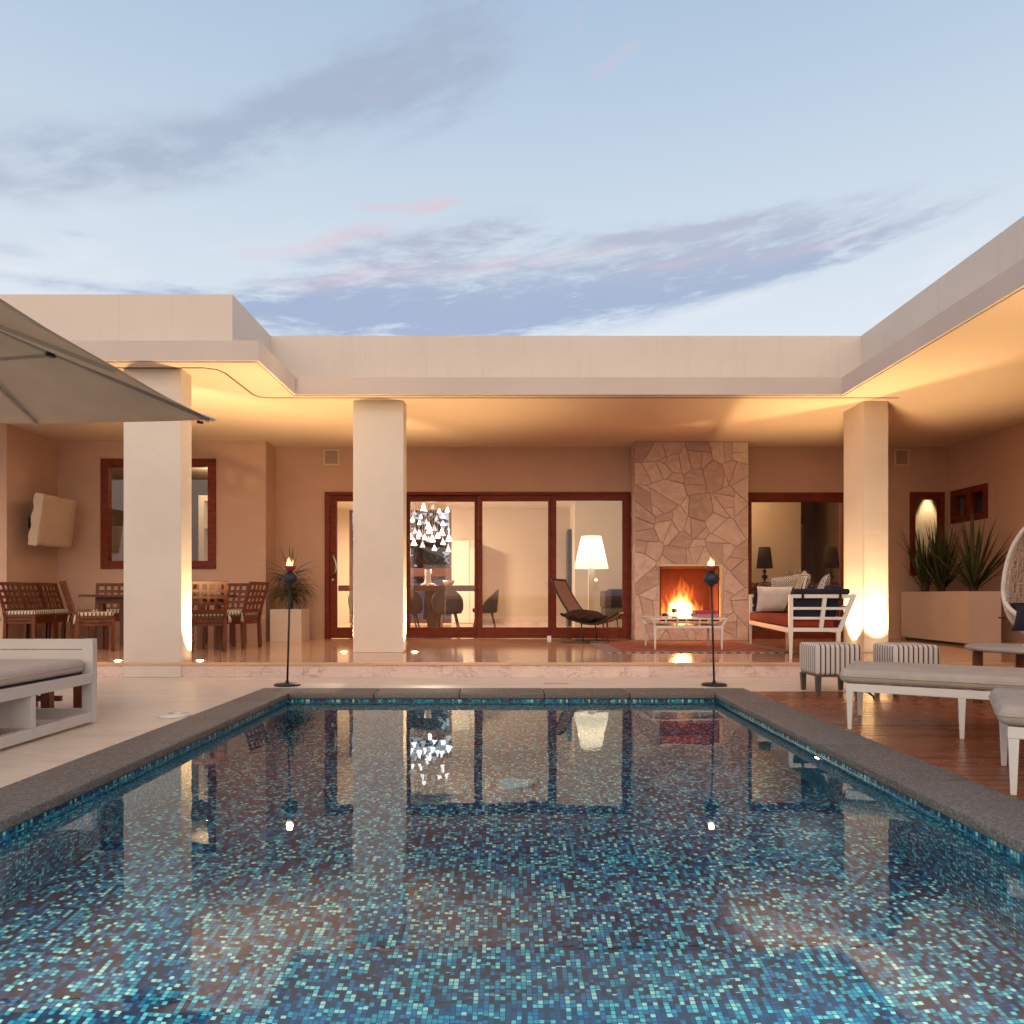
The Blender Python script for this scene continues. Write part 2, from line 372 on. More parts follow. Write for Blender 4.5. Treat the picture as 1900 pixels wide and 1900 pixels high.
# ------------------------------------------------------------------ mesh builder
ORG = {}
class MB:
    def __init__(s): s.v = []; s.f = []; s.sm = []; s.mi = []; s.cm = 0
    def _add(s, vs, fs, smooth=False):
        o = len(s.v); s.v += [Vector(q) for q in vs]
        for f in fs: s.f.append([o + i for i in f]); s.sm.append(smooth); s.mi.append(s.cm)
        return s
    def box(s, x0, x1, y0, y1, z0, z1):
        a = [(x, y, z) for z in (z0, z1) for y in (y0, y1) for x in (x0, x1)]
        return s._add(a, [(0, 2, 3, 1), (4, 5, 7, 6), (0, 1, 5, 4), (2, 6, 7, 3), (0, 4, 6, 2), (1, 3, 7, 5)])
    def obox(s, c, ax, ay, az):      # box by centre and three half-axis vectors
        c, ax, ay, az = map(Vector, (c, ax, ay, az))
        a = [c + ax * i + ay * j + az * k for k in (-1, 1) for j in (-1, 1) for i in (-1, 1)]
        return s._add(a, [(0, 2, 3, 1), (4, 5, 7, 6), (0, 1, 5, 4), (2, 6, 7, 3), (0, 4, 6, 2), (1, 3, 7, 5)])
    def bar(s, a, b, w, h, up=(0, 0, 1)):   # rectangular bar from a to b, width w, height h along up
        a, b, up = Vector(a), Vector(b), Vector(up)
        d = (b - a); L = d.length; d.normalize()
        sd = d.cross(up); sd.normalize(); u = sd.cross(d)
        return s.obox((a + b) / 2, d * L / 2, sd * w / 2, u * h / 2)
    def taper(s, a, b, wa, wb):      # square leg tapering from a (width wa) to b (width wb)
        a, b = Vector(a), Vector(b); vs = []
        for p, w in ((a, wa), (b, wb)):
            vs += [p + Vector((i * w / 2, j * w / 2, 0)) for i, j in ((-1, -1), (1, -1), (1, 1), (-1, 1))]
        return s._add(vs, [(0, 1, 2, 3)[::-1] if a.z < b.z else (0, 1, 2, 3), (4, 5, 6, 7) if a.z < b.z else (7, 6, 5, 4)] +
                      [((i, (i + 1) % 4, 4 + (i + 1) % 4, 4 + i) if a.z < b.z else (i, 4 + i, 4 + (i + 1) % 4, (i + 1) % 4)) for i in range(4)])
    def tube(s, pts, r, n=8, closed=False):
        pts = [Vector(p) for p in pts]; m = len(pts)
        rs = r if isinstance(r, (list, tuple)) else [r] * m
        vs = []; prev = None
        for i, p in enumerate(pts):
            if closed: d = pts[(i + 1) % m] - pts[i - 1]
            else: d = pts[min(i + 1, m - 1)] - pts[max(i - 1, 0)]
            d.normalize()
            u = prev if prev else (Vector((0, 0, 1)) if abs(d.z) < .9 else Vector((1, 0, 0)))
            u = u - d * u.dot(d); u.normalize(); prev = u; w = d.cross(u)
            vs += [p + (u * math.cos(2 * PI * k / n) + w * math.sin(2 * PI * k / n)) * rs[i] for k in range(n)]
        fs = []
        for i in range(m if closed else m - 1):
            j = (i + 1) % m
            fs += [(i * n + k, i * n + (k + 1) % n, j * n + (k + 1) % n, j * n + k) for k in range(n)]
        s._add(vs, fs, True)
        if not closed:
            o = len(s.v) - len(vs)
            s.f.append([o + k for k in range(n)][::-1]); s.sm.append(False); s.mi.append(s.cm)
            s.f.append([o + (m - 1) * n + k for k in range(n)]); s.sm.append(False); s.mi.append(s.cm)
        return s
    def lathe(s, c, prof, n=24, smooth=True):   # prof: (r, z) from bottom to top
        c = Vector(c); vs = []; m = len(prof)
        for r, z in prof: vs += [c + Vector((r * math.cos(2 * PI * k / n), r * math.sin(2 * PI * k / n), z)) for k in range(n)]
        fs = [(i * n + k, i * n + (k + 1) % n, (i + 1) * n + (k + 1) % n, (i + 1) * n + k) for i in range(m - 1) for k in range(n)]
        s._add(vs, fs, smooth)
        o = len(s.v) - len(vs)
        if prof[0][0] > 1e-4: s.f.append([o + k for k in range(n)][::-1]); s.sm.append(False); s.mi.append(s.cm)
        if prof[-1][0] > 1e-4: s.f.append([o + (m - 1) * n + k for k in range(n)]); s.sm.append(False); s.mi.append(s.cm)
        return s
    def prism(s, poly, z0, z1):      # poly: counter-clockwise (x, y)
        n = len(poly)
        return s._add([(x, y, z0) for x, y in poly] + [(x, y, z1) for x, y in poly],
                      [list(range(n))[::-1], list(range(n, 2 * n))] + [(i, (i + 1) % n, n + (i + 1) % n, n + i) for i in range(n)])
    def grid(s, fn, nu, nv, smooth=True):
        vs = [fn(i / nu, j / nv) for j in range(nv + 1) for i in range(nu + 1)]
        W = nu + 1
        return s._add(vs, [(j * W + i, j * W + i + 1, (j + 1) * W + i + 1, (j + 1) * W + i) for j in range(nv) for i in range(nu)], smooth)
    def pillow(s, c, ax, ay, nrm, t, n=12, seed=0):   # ax, ay half axes
        c, ax, ay, nrm = map(Vector, (c, ax, ay, nrm)); nrm.normalize()
        for sg in (1, -1):
            def fn(u, v):
                a, b = u * 2 - 1, v * 2 - 1
                th = t * (1 - abs(a) ** 3.) ** .55 * (1 - abs(b) ** 3.) ** .55
                pin = 1 - .05 * (1 - abs(a)) * abs(b) - .05 * (1 - abs(b)) * abs(a)
                wr = .1 * t * noise.noise(Vector((a * 2.5 + seed, b * 2.5, sg)))
                q = c + ax * a * (1 - .06 * (1 - b * b) * abs(a)) + ay * b * (1 - .06 * (1 - a * a) * abs(b)) + nrm * sg * (th + (wr if abs(a) < 1 and abs(b) < 1 else 0))
                return q
            if sg > 0: s.grid(fn, n, n)
            else: s.grid(lambda u, v: fn(1 - u, v), n, n)
        return s
    def blade(s, base, az, tilt, L, w, droop, n=7, fold=.25):
        base = Vector(base); vs = []
        p = base.copy(); ang = tilt
        side = Vector((-math.sin(az), math.cos(az), 0))
        for i in range(n + 1):
            t = i / n
            d = Vector((math.cos(az) * math.cos(ang), math.sin(az) * math.cos(ang), math.sin(ang)))
            nr = side.cross(d)
            ww = w * (.55 + .9 * t - 1.45 * t * t if t < .5 else (1 - t) * 1.28 + .0) * 1.0 + .0008
            vs += [p - side * ww / 2 + nr * ww * fold, p, p + side * ww / 2 + nr * ww * fold]
            p = p + d * L / n; ang -= droop / n * (.4 + 1.2 * t)
        fs = []
        for i in range(n):
            a = i * 3
            fs += [(a, a + 1, a + 4, a + 3), (a + 1, a + 2, a + 5, a + 4)]
        return s._add(vs, fs, True)
    def build(s, name, m, parent=None, bevel=0., seg=2, subsurf=0, solid=0., wire=0., smooth=None, world=True):
        me = bpy.data.meshes.new(name)
        off = ORG.get(parent.name, Vector()) if (parent and world) else Vector()
        me.from_pydata([v - off for v in s.v], [], s.f)
        ms = m if isinstance(m, (list, tuple)) else [m]
        for q in ms: me.materials.append(M[q] if isinstance(q, str) else q)
        for p, a, b in zip(me.polygons, s.sm, s.mi): p.use_smooth = a if smooth is None else smooth; p.material_index = b
        me.update()
        o = bpy.data.objects.new(name, me); COL.objects.link(o)
        if parent: o.parent = parent; ORG[o.name] = off
        if wire:
            w = o.modifiers.new('strands', 'WIREFRAME'); w.thickness = wire; w.use_even_offset = False
        if solid:
            d = o.modifiers.new('thickness', 'SOLIDIFY'); d.thickness = solid; d.offset = 0
        if bevel:
            b = o.modifiers.new('bevel', 'BEVEL'); b.width = bevel; b.segments = seg; b.limit_method = 'ANGLE'; b.angle_limit = R(40)
            if seg > 2:
                for p in me.polygons: p.use_smooth = True
                b.harden_normals = False
        if subsurf:
            d = o.modifiers.new('subdivision', 'SUBSURF'); d.levels = subsurf; d.render_levels = subsurf
        return o
def tag(o, label=None, cat=None, group=None, kind=None):
    if label: o['label'] = label
    if cat: o['category'] = cat
    if group: o['group'] = group
    if kind: o['kind'] = kind
    return o
def thing(name, label, cat, loc=(0, 0, 0), rz=0., group=None):
    o = bpy.data.objects.new(name, None); COL.objects.link(o)
    o.location = loc; o.rotation_euler = (0, 0, rz); o.empty_display_size = .1
    ORG[o.name] = Vector(loc)
    return tag(o, label, cat, group)
def struct(o, label=None): return tag(o, label, None, None, 'structure')
KIDS = {}
def copy_tree(o, parent=None):
    c = o.copy(); COL.objects.link(c)
    if parent: c.parent = parent
    for ch in [x for x in list(COL.objects) if x.parent == o]: copy_tree(ch, c)
    return c
def place(o, loc, rz, label=None, group=None):
    o.location = loc; o.rotation_euler = (0, 0, rz)
    if label: o['label'] = label
    if group: o['group'] = group
    return o
# ================================================================== SETTING
FZ = .165           # terrace floor height above the pool deck
CE = 3.35           # underside of the roof
PX0, PX1, PY0, PY1 = -2.02, 1.855, -2.2, 6.60     # inner edge of the coping
OX0, OX1, OY0, OY1 = -2.37, 2.228, -2.55, 6.96    # outer edge of the coping
WZ = -.073

b = MB()
for x0, x1, y0, y1 in ((-120, OX0, -120, 200), (OX1, 120, -120, 200), (OX0, OX1, OY1, 200), (OX0, OX1, -120, OY0)):
    b.box(x0, x1, y0, y1, -.5, -.06)
struct(b.build('ground', 'grass'), 'dark lawn around the villa')
b = MB()
for x0, x1, y0, y1 in ((-14, OX0, -6, 7.889), (OX0, OX1, OY1, 7.889), (OX1, 12, 6.772, 7.889), (OX0, 12, -6, OY0)):
    b.box(x0, x1, y0, y1, -.055, 0)
struct(b.build('patio', 'patio', bevel=0), 'pale polished travertine pool patio')
b = MB(); y = OY0 + .004; random.seed(3)
while y < 6.768:
    y1 = min(y + .092, 6.768)
    x = OX1 + .004; first = True
    while x < 12:
        L = random.uniform(1.4, 3.2) if not first else random.uniform(.8, 3.)
        first = False
        x1 = min(x + L, 12)
        b.box(x, x1 - .003, y, y1 - .006, -.03, random.uniform(-.001, .001))
        x = x1
    y += .092
b.box(OX1 + .001, 12, OY0, 6.77, -.055, -.034)
struct(b.build('wooden_deck', 'deck', bevel=.0025, seg=1), 'red brown hardwood deck boards beside the pool')
b = MB().box(-14, 13, 7.87, 20, FZ - .03, FZ)
struct(b.build('terrace_floor', 'floor', bevel=.004), 'polished orange marble terrace floor')
b = MB().box(-14, 13, 7.892, 19.98, -.05, FZ - .031)
struct(b.build('terrace_step', 'riser'), 'veined pale marble step up to the terrace')
b = MB().grid(lambda u, v: (PX0 - .02 + u * (PX1 - PX0 + .04), PY0 - .02 + v * (PY1 - PY0 + .04), WZ), 8, 16, False)
struct(b.build('water', 'water'), 'clear still pool water')

# ---- pool
pool = thing('swimming_pool', 'rectangular swimming pool lined with blue and teal mosaic, dark stone coping', 'pool', (0, 2, -.07))
b = MB()
X0, X1, Y0, Y1, ZB = PX0 - .022, PX1 + .022, PY0 - .022, PY1 + .022, -1.25
b._add([(X0, Y0, ZB), (X1, Y0, ZB), (X1, Y1, ZB), (X0, Y1, ZB), (X0, Y0, -.05), (X1, Y0, -.05), (X1, Y1, -.05), (X0, Y1, -.05)],
       [(0, 1, 2, 3), (0, 4, 5, 1), (1, 5, 6, 2), (2, 6, 7, 3), (3, 7, 4, 0)])
b.build('basin', 'mosaic', pool)
b = MB(); random.seed(5)
def run(a0, a1, n): return [a0 + (a1 - a0) * i / n for i in range(n + 1)]
ys = run(OY0, OY1, 11)
for i in range(11):
    for xa, xb in ((OX0, PX0), (PX1, OX1)):
        b.box(xa, xb, ys[i] + (.001 if i else 0), ys[i + 1] - (.001 if i < 10 else 0), -.049, .006 + random.uniform(-.0006, .0006))
xs = run(PX0, PX1, 5)
for i in range(5):
    for ya, yb in ((OY0, PY0), (PY1, OY1)):
        b.box(xs[i] + .002, xs[i + 1] - .002, ya, yb, -.049, .0062 + random.uniform(-.0006, .0006))
b.build('coping', 'coping', pool, bevel=.012, seg=3, smooth=None)
lamp = MB().lathe((0, 0, 0), [(.05, 0), (.05, .012), (.035, .016)], 24)
for v in lamp.v: v.xyz = (X1 - v.z - .001, 4.42 + v.x, -.20 + v.y)
lamp = lamp.build('pool_light', 'steel', pool)
l2 = MB().lathe((0, 0, 0), [(.03, .0165), (.026, .022), (.0001, .027)], 24)
for v in l2.v: v.xyz = (X1 - v.z - .001, 4.42 + v.x, -.20 + v.y)
l2.build('lens', 'poollens', lamp)

t = thing('skimmer_lid', 'thin white round skimmer lid lying on the patio at the coping edge', 'lid', (-2.49, 5.38, 0))
MB().lathe((-2.49, 5.38, .001), [(.112, 0), (.112, .012), (.104, .018), (.0001, .018)], 32).build('cover', 'china', t)
MB().tube([(-2.53, 5.38, .02), (-2.45, 5.38, .02)], .005, 6).build('handle', 'steel', t)
g = thing('drain_grate', 'small slotted drain grate in the patio between pool and step', 'drain', (.455, 7.32, .001))
b = MB()
b.box(.33, .58, 7.29, 7.296, .001, .004); b.box(.33, .58, 7.344, 7.35, .001, .004)
for i in range(17): b.box(.33 + i * .0152, .337 + i * .0152, 7.296, 7.344, .001, .0035)
b.build('grate_bars', 'steel', g)
MB().box(.332, .578, 7.297, 7.343, .0005, .0015).build('slot', 'slot', g)

# ================================================================== HOUSE
H = thing('villa', 'single storey cream plaster villa with flat roof wrapping round the pool terrace', 'house', (0, 12.1, FZ))
def wall_x(X0, X1, Y0, Y1, z0, z1, ops, b):     # wall along X with openings (x0, x1, z0, z1)
    x = X0
    for (a, c, p, q) in sorted(ops):
        if a > x: b.box(x, a, Y0, Y1, z0, z1)
        if p > z0: b.box(a, c, Y0, Y1, z0, p)
        if q < z1: b.box(a, c, Y0, Y1, q, z1)
        x = c
    if X1 > x: b.box(x, X1, Y0, Y1, z0, z1)
WT = CE + .02
b = MB()
wall_x(-3.91, 2.06, 12.1, 12.3, FZ, WT, [(-3.092, 2.0, FZ, 2.603)], b)
b.build('wall', 'plaster_tan', H)
b = MB(); wall_x(3.72, 7.28, 12.1, 12.3, FZ, WT, [(3.94, 5.56, FZ, 2.594), (6.63, 7.2, 1.21, 2.6)], b)
b.build('wall', 'plaster_tan', H)
b = MB(); wall_x(-7.23, -3.91, 11.6, 11.8, FZ, WT, [(-6.53, -4.70, 1.31, 3.06)], b)
b.box(-4.11, -3.91, 11.8, 12.3, FZ, WT)
b.build('wall', 'plaster_tan', H)
b = MB().box(-7.43, -7.23, 10.45, 11.8, FZ, WT).box(-12, -7.23, 10.43, 10.449, FZ, WT)
b.build('wall', 'plaster_tan', H)
b = MB()
for y0, y1, z0, z1 in ((-3, 11.1, FZ - .2, WT), (11.1, 12.01, FZ, 2.065), (11.1, 12.01, 2.6, WT), (12.01, 12.3, FZ, WT)):
    b.box(7.28, 7.48, y0, y1, z0, z1)
b.build('wall', 'plaster_tan', H)
# roof: overhanging slab and set-back parapet
out = [(-12, 7.66), (-2.655, 7.66), (-2.655, 8.96), (4.08, 8.96), (4.08, -3), (11, -3), (11, 19), (-12, 19)]
MB().prism(out, CE + .012, 3.575).build('fascia', 'band', H)
inn = [(-11.9, 7.69), (-2.685, 7.69), (-2.685, 8.99), (4.11, 8.99), (4.11, -2.97), (10.9, -2.97), (10.9, 18.9), (-11.9, 18.9)]
MB().prism(inn, CE, CE + .01).build('soffit', 'soffit', H)
d = .45
up = [(-12, 7.66 + d), (-2.655 - d, 7.66 + d), (-2.655 - d, 8.96 + d), (4.08 + d, 8.96 + d), (4.08 + d, -3), (11, -3), (11, 19), (-12, 19)]
MB().prism(up, 3.574, 4.245).build('parapet', 'parapet', H)
b = MB()
gz0, gz1 = CE - .004, CE - .0005
pts = [(-9, 7.86), (-3.32, 7.86), (-3.2, 7.92), (-3.16, 8.06), (-3.16, 8.9), (-3.12, 9.02), (-3.0, 9.06), (4.83, 9.06)]
for (xa, ya), (xb, yb) in zip(pts, pts[1:]): b.bar((xa, ya, CE - .003), (xb, yb, CE - .003), .022, .005)
b.build('soffit_groove', 'groove', H)
MB().tube([(.10, 12.5, 4.24), (.10, 12.5, 4.34)], .02, 8).build('vent_pipe', 'steel', H)
# columns
for x0, x1, y0, y1, z0 in ((-4.20, -3.574, 7.884, 8.15, .0), (-1.995, -1.357, 9.19, 9.46, FZ), (4.47, 4.785, 9.22, 9.78, FZ), (4.47, 4.785, 4.0, 4.56, 0)):
    MB().box(x0, x1, y0, y1, z0, CE).build('column', 'plaster', H, bevel=.008)

# ---- joinery
def pane(x0, x1, y, z0, z1, parent): return MB().box(x0, x1, y - .004, y + .004, z0, z1).build('pane', 'glass', parent)
def sash(name, X0, X1, Z0, Z1, gx0, gx1, gz0, gz1, y0, y1, parent):
    b = MB().box(X0, gx0, y0, y1, Z0, Z1).box(gx1, X1, y0, y1, Z0, Z1).box(gx0, gx1, y0, y1, gz1, Z1).box(gx0, gx1, y0, y1, Z0, gz0)
    o = b.build(name, 'mahogany', parent, bevel=.004)
    pane(gx0 - .005, gx1 + .005, (y0 + y1) / 2, gz0 - .005, gz1 + .005, o)
    return o
b = MB().box(-3.092, 2.0, 12.07, 12.22, 2.555, 2.603).box(-3.092, -3.012, 12.07, 12.22, FZ, 2.555).box(1.952, 2.0, 12.07, 12.22, FZ, 2.555)
b.build('door_frame', 'mahogany', H, bevel=.004)
dl = sash('glass_door', -3.01, -1.752, FZ + .008, 2.553, -2.895, -1.87, .353, 2.45, 12.10, 12.15, H)
h = [at(616, 1026, 12.07), at(618, 1030, 12.03), at(623, 1044, 12.02), at(624, 1054, 12.02), at(621, 1062, 12.03), at(616, 1069, 12.07)]
h = [Vector((p.x, min(p.y, 12.08), p.z)) for p in h]; h[0].y = 12.099; h[-1].y = 12.099
MB().tube(h, .013, 10).build('handle', 'steel', dl)
c = at(617, 1076, 12.09)
b = MB().lathe((0, 0, 0), [(.028, 0), (.028, .008), (.012, .018), (.0001, .018)], 20)
for v in b.v: v.xyz = (c.x + v.x, 12.098 - v.z, c.z + v.y)
b.build('lock', 'steel', dl)
sash('sliding_panel', -1.75, -.545, FZ + .008, 2.553, -1.685, -.61, .353, 2.45, 12.16, 12.20, H)
sash('sliding_panel', -.54, .70, FZ + .008, 2.553, -.475, .618, .353, 2.45, 12.10, 12.14, H)
sash('sliding_panel', .67, 1.951, FZ + .004, 2.553, .753, 1.846, .353, 2.455, 12.05, 12.09, H)
MB().box(.60, .665, 12.02, 12.05, FZ, FZ + .05).build('door_stop', 'steel', H)
def window(X0, X1, Z0, Z1, ft, y0, y1, mull=(), fb=None, name='window', frame_top=None):
    fb = ft if fb is None else fb; tt = ft if frame_top is None else frame_top
    b = MB().box(X0, X0 + ft, y0, y1, Z0, Z1).box(X1 - ft, X1, y0, y1, Z0, Z1).box(X0 + ft, X1 - ft, y0, y1, Z1 - tt, Z1).box(X0 + ft, X1 - ft, y0, y1, Z0, Z0 + fb)
    for x in mull: b.box(x - .03, x + .03, y0 + .005, y1 - .005, Z0 + fb, Z1 - tt)
    o = b.build(name, 'mahogany', H, bevel=.004)
    pane(X0 + ft - .005, X1 - ft + .005, (y0 + y1) / 2, Z0 + fb - .005, Z1 - tt + .005, o)
    return o
window(-6.53, -4.70, 1.31, 3.06, .125, 11.57, 11.68)
window(3.94, 5.56, FZ, 2.594, .055, 12.07, 12.17, fb=.13, frame_top=.155)
window(6.63, 7.2, 1.21, 2.6, .085, 12.07, 12.16, frame_top=.12)
# narrow double window in the return wall
def ybox(b, y0, y1, z0, z1, x0=7.25, x1=7.36): return b.box(x0, x1, y0, y1, z0, z1)
b = MB(); ya, yb, za, zb = 11.1, 12.01, 2.065, 2.6
ym = (ya + yb) / 2
ybox(b, ya, ya + .09, za, zb); ybox(b, yb - .09, yb, za, zb); ybox(b, ym - .06, ym + .06, za, zb)
for p, q in ((ya + .09, ym - .06), (ym + .06, yb - .09)):
    ybox(b, p, q, zb - .1, zb); ybox(b, p, q, za, za + .1)
    ybox(b, p + .05, p + .06, za + .1, zb - .1, 7.29, 7.35)
wo = b.build('window', 'mahogany', H, bevel=.004)
MB().box(7.31, 7.318, ya + .085, yb - .085, za + .095, zb - .095).build('pane', 'glass', wo)

# ---- rooms behind the glass
b = MB()
b.box(-4.9, 3.3, 12.3, 18.2, 3.02, 3.05)
b.build('room_ceiling', 'white_room', H)
b = MB()
wall_x(-4.9, 3.3, 18, 18.15, FZ, 3.02, [(-4.0, -1.47, FZ + .02, 2.99)], b)
b.build('room_wall', 'beige_room', H)
MB().box(3.2, 3.3, 12.5, 18, FZ, 3.02).build('room_wall', 'white_room', H)
MB().box(-4.9, -4.8, 15, 18, FZ, 3.02).build('room_wall', 'white_room', H)
MB().box(-4.9, -3.95, 15.0, 15.1, FZ, 3.02).box(-4.05, -3.95, 12.3, 15.0, FZ, 3.02).build('room_wall', 'white_room', H)
MB().box(1.45, 3.2, 16.5, 16.6, FZ, 3.02).box(1.45, 1.55, 16.6, 18, FZ, 3.02).build('room_wall', 'white_room', H)
MB().box(-1.46, 1.44, 17.97, 17.999, FZ, FZ + .13).build('skirting', 'riser', H)
# garden window at the back of the room
b = MB()
for x in (-4.0, -2.75, -1.53): b.box(x, x + .06, 18.02, 18.12, FZ + .02, 2.99)
for z0, z1 in ((2.33, 2.5), (1.35, 1.55), (2.93, 2.99), (FZ + .02, FZ + .12), (.98, 1.06)):
    b.box(-3.94, -2.75, 18.03, 18.11, z0, z1); b.box(-2.69, -1.53, 18.03, 18.11, z0, z1)
gw = b.build('garden_window', 'teak_dark', H)
pane(-3.97, -1.5, 18.07, FZ + .05, 2.97, gw)
# bedroom
b = MB().box(3.3, 8.7, 12.3, 16.6, 3.02, 3.05); b.build('room_ceiling', 'beige_room', H)
MB().box(3.3, 5.66, 14.2, 14.3, FZ, 3.02).build('room_wall', 'beige_room', H)
MB().box(5.56, 5.66, 14.3, 16.5, FZ, 3.02).box(5.56, 7.0, 16.5, 16.6, FZ, 3.02).build('room_wall', 'dark_room', H)
MB().box(6.35, 6.45, 12.3, 14.9, FZ, 3.02).box(6.9, 7.0, 14.9, 16.5, FZ, 3.02).build('room_wall', 'dark_room', H)
MB().box(6.45, 8.6, 13.25, 13.35, FZ, 3.02).box(8.6, 8.7, 12.41, 13.35, FZ, 3.02).build('room_wall', 'beige_room', H)
MB().box(8.6, 8.7, 10.4, 12.3, FZ, 3.02).box(7.48, 8.7, 10.4, 12.3, 3.02, 3.05).box(7.48, 8.7, 10.3, 10.4, FZ, 3.02).box(7.48, 8.7, 12.3, 12.4, FZ, 3.02).build('room_wall', 'dark_room', H)
# kitchen
MB().box(-7.4, -4.06, 11.8, 15.2, 3.12, 3.15).build('room_ceiling', 'beige_room', H)
MB().box(-7.4, -4.06, 15.0, 15.1, FZ, 3.12).box(-7.5, -7.4, 11.8, 15.1, FZ, 3.12).build('room_wall', 'dark_room', H)

# ---- fireplace
F = thing('fireplace', 'tall fireplace clad in crazy paved pale pink flagstone with open fire box', 'fireplace', (2.9, 12.0, FZ))
fx0, fx1, fy = 2.007, 3.79, 11.68
ox0, ox1, oz0, oz1 = 2.39, 3.37, .467, 1.367
b = MB()
b.box(fx0, ox0, fy, 12.6, FZ, CE + .005).box(ox1, fx1, fy, 12.6, FZ, CE + .005).box(ox0, ox1, fy, 12.6, oz1, CE + .005).box(ox0, ox1, fy, 12.6, FZ, oz0)
b.build('chimney_breast', 'mortar', F)
def clip(poly, nx, nz, d):        # keep the side where nx*x + nz*z <= d
    out = []
    for i in range(len(poly)):
        p, q = poly[i], poly[(i + 1) % len(poly)]
        sp, sq = nx * p[0] + nz * p[1] - d, nx * q[0] + nz * q[1] - d
        if sp <= 0: out.append(p)
        if (sp < 0 < sq) or (sq < 0 < sp):
            t_ = sp / (sp - sq); out.append((p[0] + (q[0] - p[0]) * t_, p[1] + (q[1] - p[1]) * t_))
    return out
def area(p): return abs(sum(p[i][0] * p[(i + 1) % len(p)][1] - p[(i + 1) % len(p)][0] * p[i][1] for i in range(len(p)))) / 2 if len(p) > 2 else 0
def crack(poly, tgt, rnd):
    A = area(poly)
    if A < tgt * rnd.uniform(.45, 1.9) or len(poly) < 3: return [poly]
    cx = sum(p[0] for p in poly) / len(poly); cz = sum(p[1] for p in poly) / len(poly)
    w_ = max(p[0] for p in poly) - min(p[0] for p in poly); h_ = max(p[1] for p in poly) - min(p[1] for p in poly)
    ang = (0 if w_ > h_ else PI / 2) + rnd.gauss(0, .35)
    nx, nz = math.cos(ang), math.sin(ang)
    d_ = nx * (cx + rnd.gauss(0, .12) * w_) + nz * (cz + rnd.gauss(0, .12) * h_)
    p1, p2 = clip(poly, nx, nz, d_), clip(poly, -nx, -nz, -d_)
    if area(p1) < tgt * .12 or area(p2) < tgt * .12: return [poly]
    return crack(p1, tgt, rnd) + crack(p2, tgt, rnd)
def shrink(poly, e):
    cx = sum(p[0] for p in poly) / len(poly); cz = sum(p[1] for p in poly) / len(poly)
    out = poly
    for i in range(len(poly)):
        p, q = poly[i], poly[(i + 1) % len(poly)]
        nx, nz = q[1] - p[1], p[0] - q[0]; L_ = math.hypot(nx, nz)
        if L_ < 1e-5: continue
        nx /= L_; nz /= L_
        if nx * (cx - p[0]) + nz * (cz - p[1]) > 0: nx, nz = -nx, -nz
        out = clip(out, nx, nz, nx * p[0] + nz * p[1] - e)
        if len(out) < 3: return []
    return out
rnd = random.Random(23)
b = MB()
def slab(poly, fn):
    base, top = shrink(poly, .002), shrink(poly, .006)
    if len(base) < 3 or len(top) < 3 or area(top) < 2e-4: return
    if sum(base[i][0] * base[(i + 1) % len(base)][1] - base[(i + 1) % len(base)][0] * base[i][1] for i in range(len(base))) < 0: base, top = base[::-1], top[::-1]
    th = rnd.uniform(.008, .020); n_ = len(top); m_ = len(base)
    tx, tz = rnd.gauss(0, .008), rnd.gauss(0, .008)
    cx = sum(p[0] for p in top) / n_; cz = sum(p[1] for p in top) / n_
    vs = [fn(p[0], p[1], th + tx * (p[0] - cx) + tz * (p[1] - cz)) for p in top]
    if n_ == m_:
        vs += [fn(p[0], p[1], -.004) for p in base]
        b._add(vs, [list(range(n_))] + [(i, n_ + i, n_ + (i + 1) % n_, (i + 1) % n_) for i in range(n_)])
    else:
        vs += [fn(p[0], p[1], -.004) for p in top]
        b._add(vs, [list(range(n_))] + [(i, n_ + i, n_ + (i + 1) % n_, (i + 1) % n_) for i in range(n_)])
def cells(x0, x1, z0, z1, n_, rnd):
    sd = [(rnd.uniform(x0, x1), rnd.uniform(z0, z1), rnd.uniform(0, .02)) for _ in range(n_)]
    out = []
    for i, (px, pz, pw) in enumerate(sd):
        poly = [(x0, z0), (x1, z0), (x1, z1), (x0, z1)]
        for j, (qx, qz, qw) in enumerate(sd):
            if i != j and len(poly) > 2:
                nx, nz = qx - px, qz - pz; L_ = math.hypot(nx, nz)
                poly = clip(poly, nx / L_, nz / L_, ((qx * qx + qz * qz - px * px - pz * pz) + pw - qw) / (2 * L_))
        if area(poly) > .0008: out += crack(poly, .085, rnd)
    return out
xa_, xb_ = ox0 - .004, ox1 + .03
for pl_ in cells(fx0 - .02, fx1 + .02, FZ, CE - .003, 62, rnd):
    mid = clip(clip(pl_, -1, 0, -xa_), 1, 0, xb_)
    whole = not mid or max(p[1] for p in mid) < oz0 or min(p[1] for p in mid) > oz1 + .016
    for q in ((pl_,) if whole else (clip(pl_, 1, 0, xa_), clip(pl_, -1, 0, -xb_), clip(mid, 0, -1, -(oz1 + .016)), clip(mid, 0, 1, oz0))):
        if len(q) > 2: slab(q, lambda x_, z_, d_: (x_, fy - d_, z_))
for pl_ in cells(fy, 12.08, FZ, CE - .003, 16, rnd):
    slab(pl_, lambda y_, z_, d_: (fx0 - d_, y_, z_))
b.build('stone_cladding', 'flag', F)
b = MB()
b.box(ox0 + .001, ox1 - .001, 12.28, 12.5, oz0, oz1).box(ox0 + .001, ox0 + .03, fy + .05, 12.28, oz0, oz1).box(ox1 - .03, ox1 - .001, fy + .05, 12.28, oz0, oz1)
b.box(ox0 + .03, ox1 - .03, fy + .05, 12.28, oz1 - .03, oz1 - .001).box(ox0 + .03, ox1 - .03, fy + .05, 12.28, oz0 + .001, oz0 + .03)
b.build('firebox', 'firebrick', F)
b = MB().box(ox0 - .004, ox1 + .03, fy - .012, fy + .05, oz1 - .012, oz1 + .016).box(ox1 - .012, ox1 + .03, fy - .012, fy + .05, oz0, oz1 - .013)
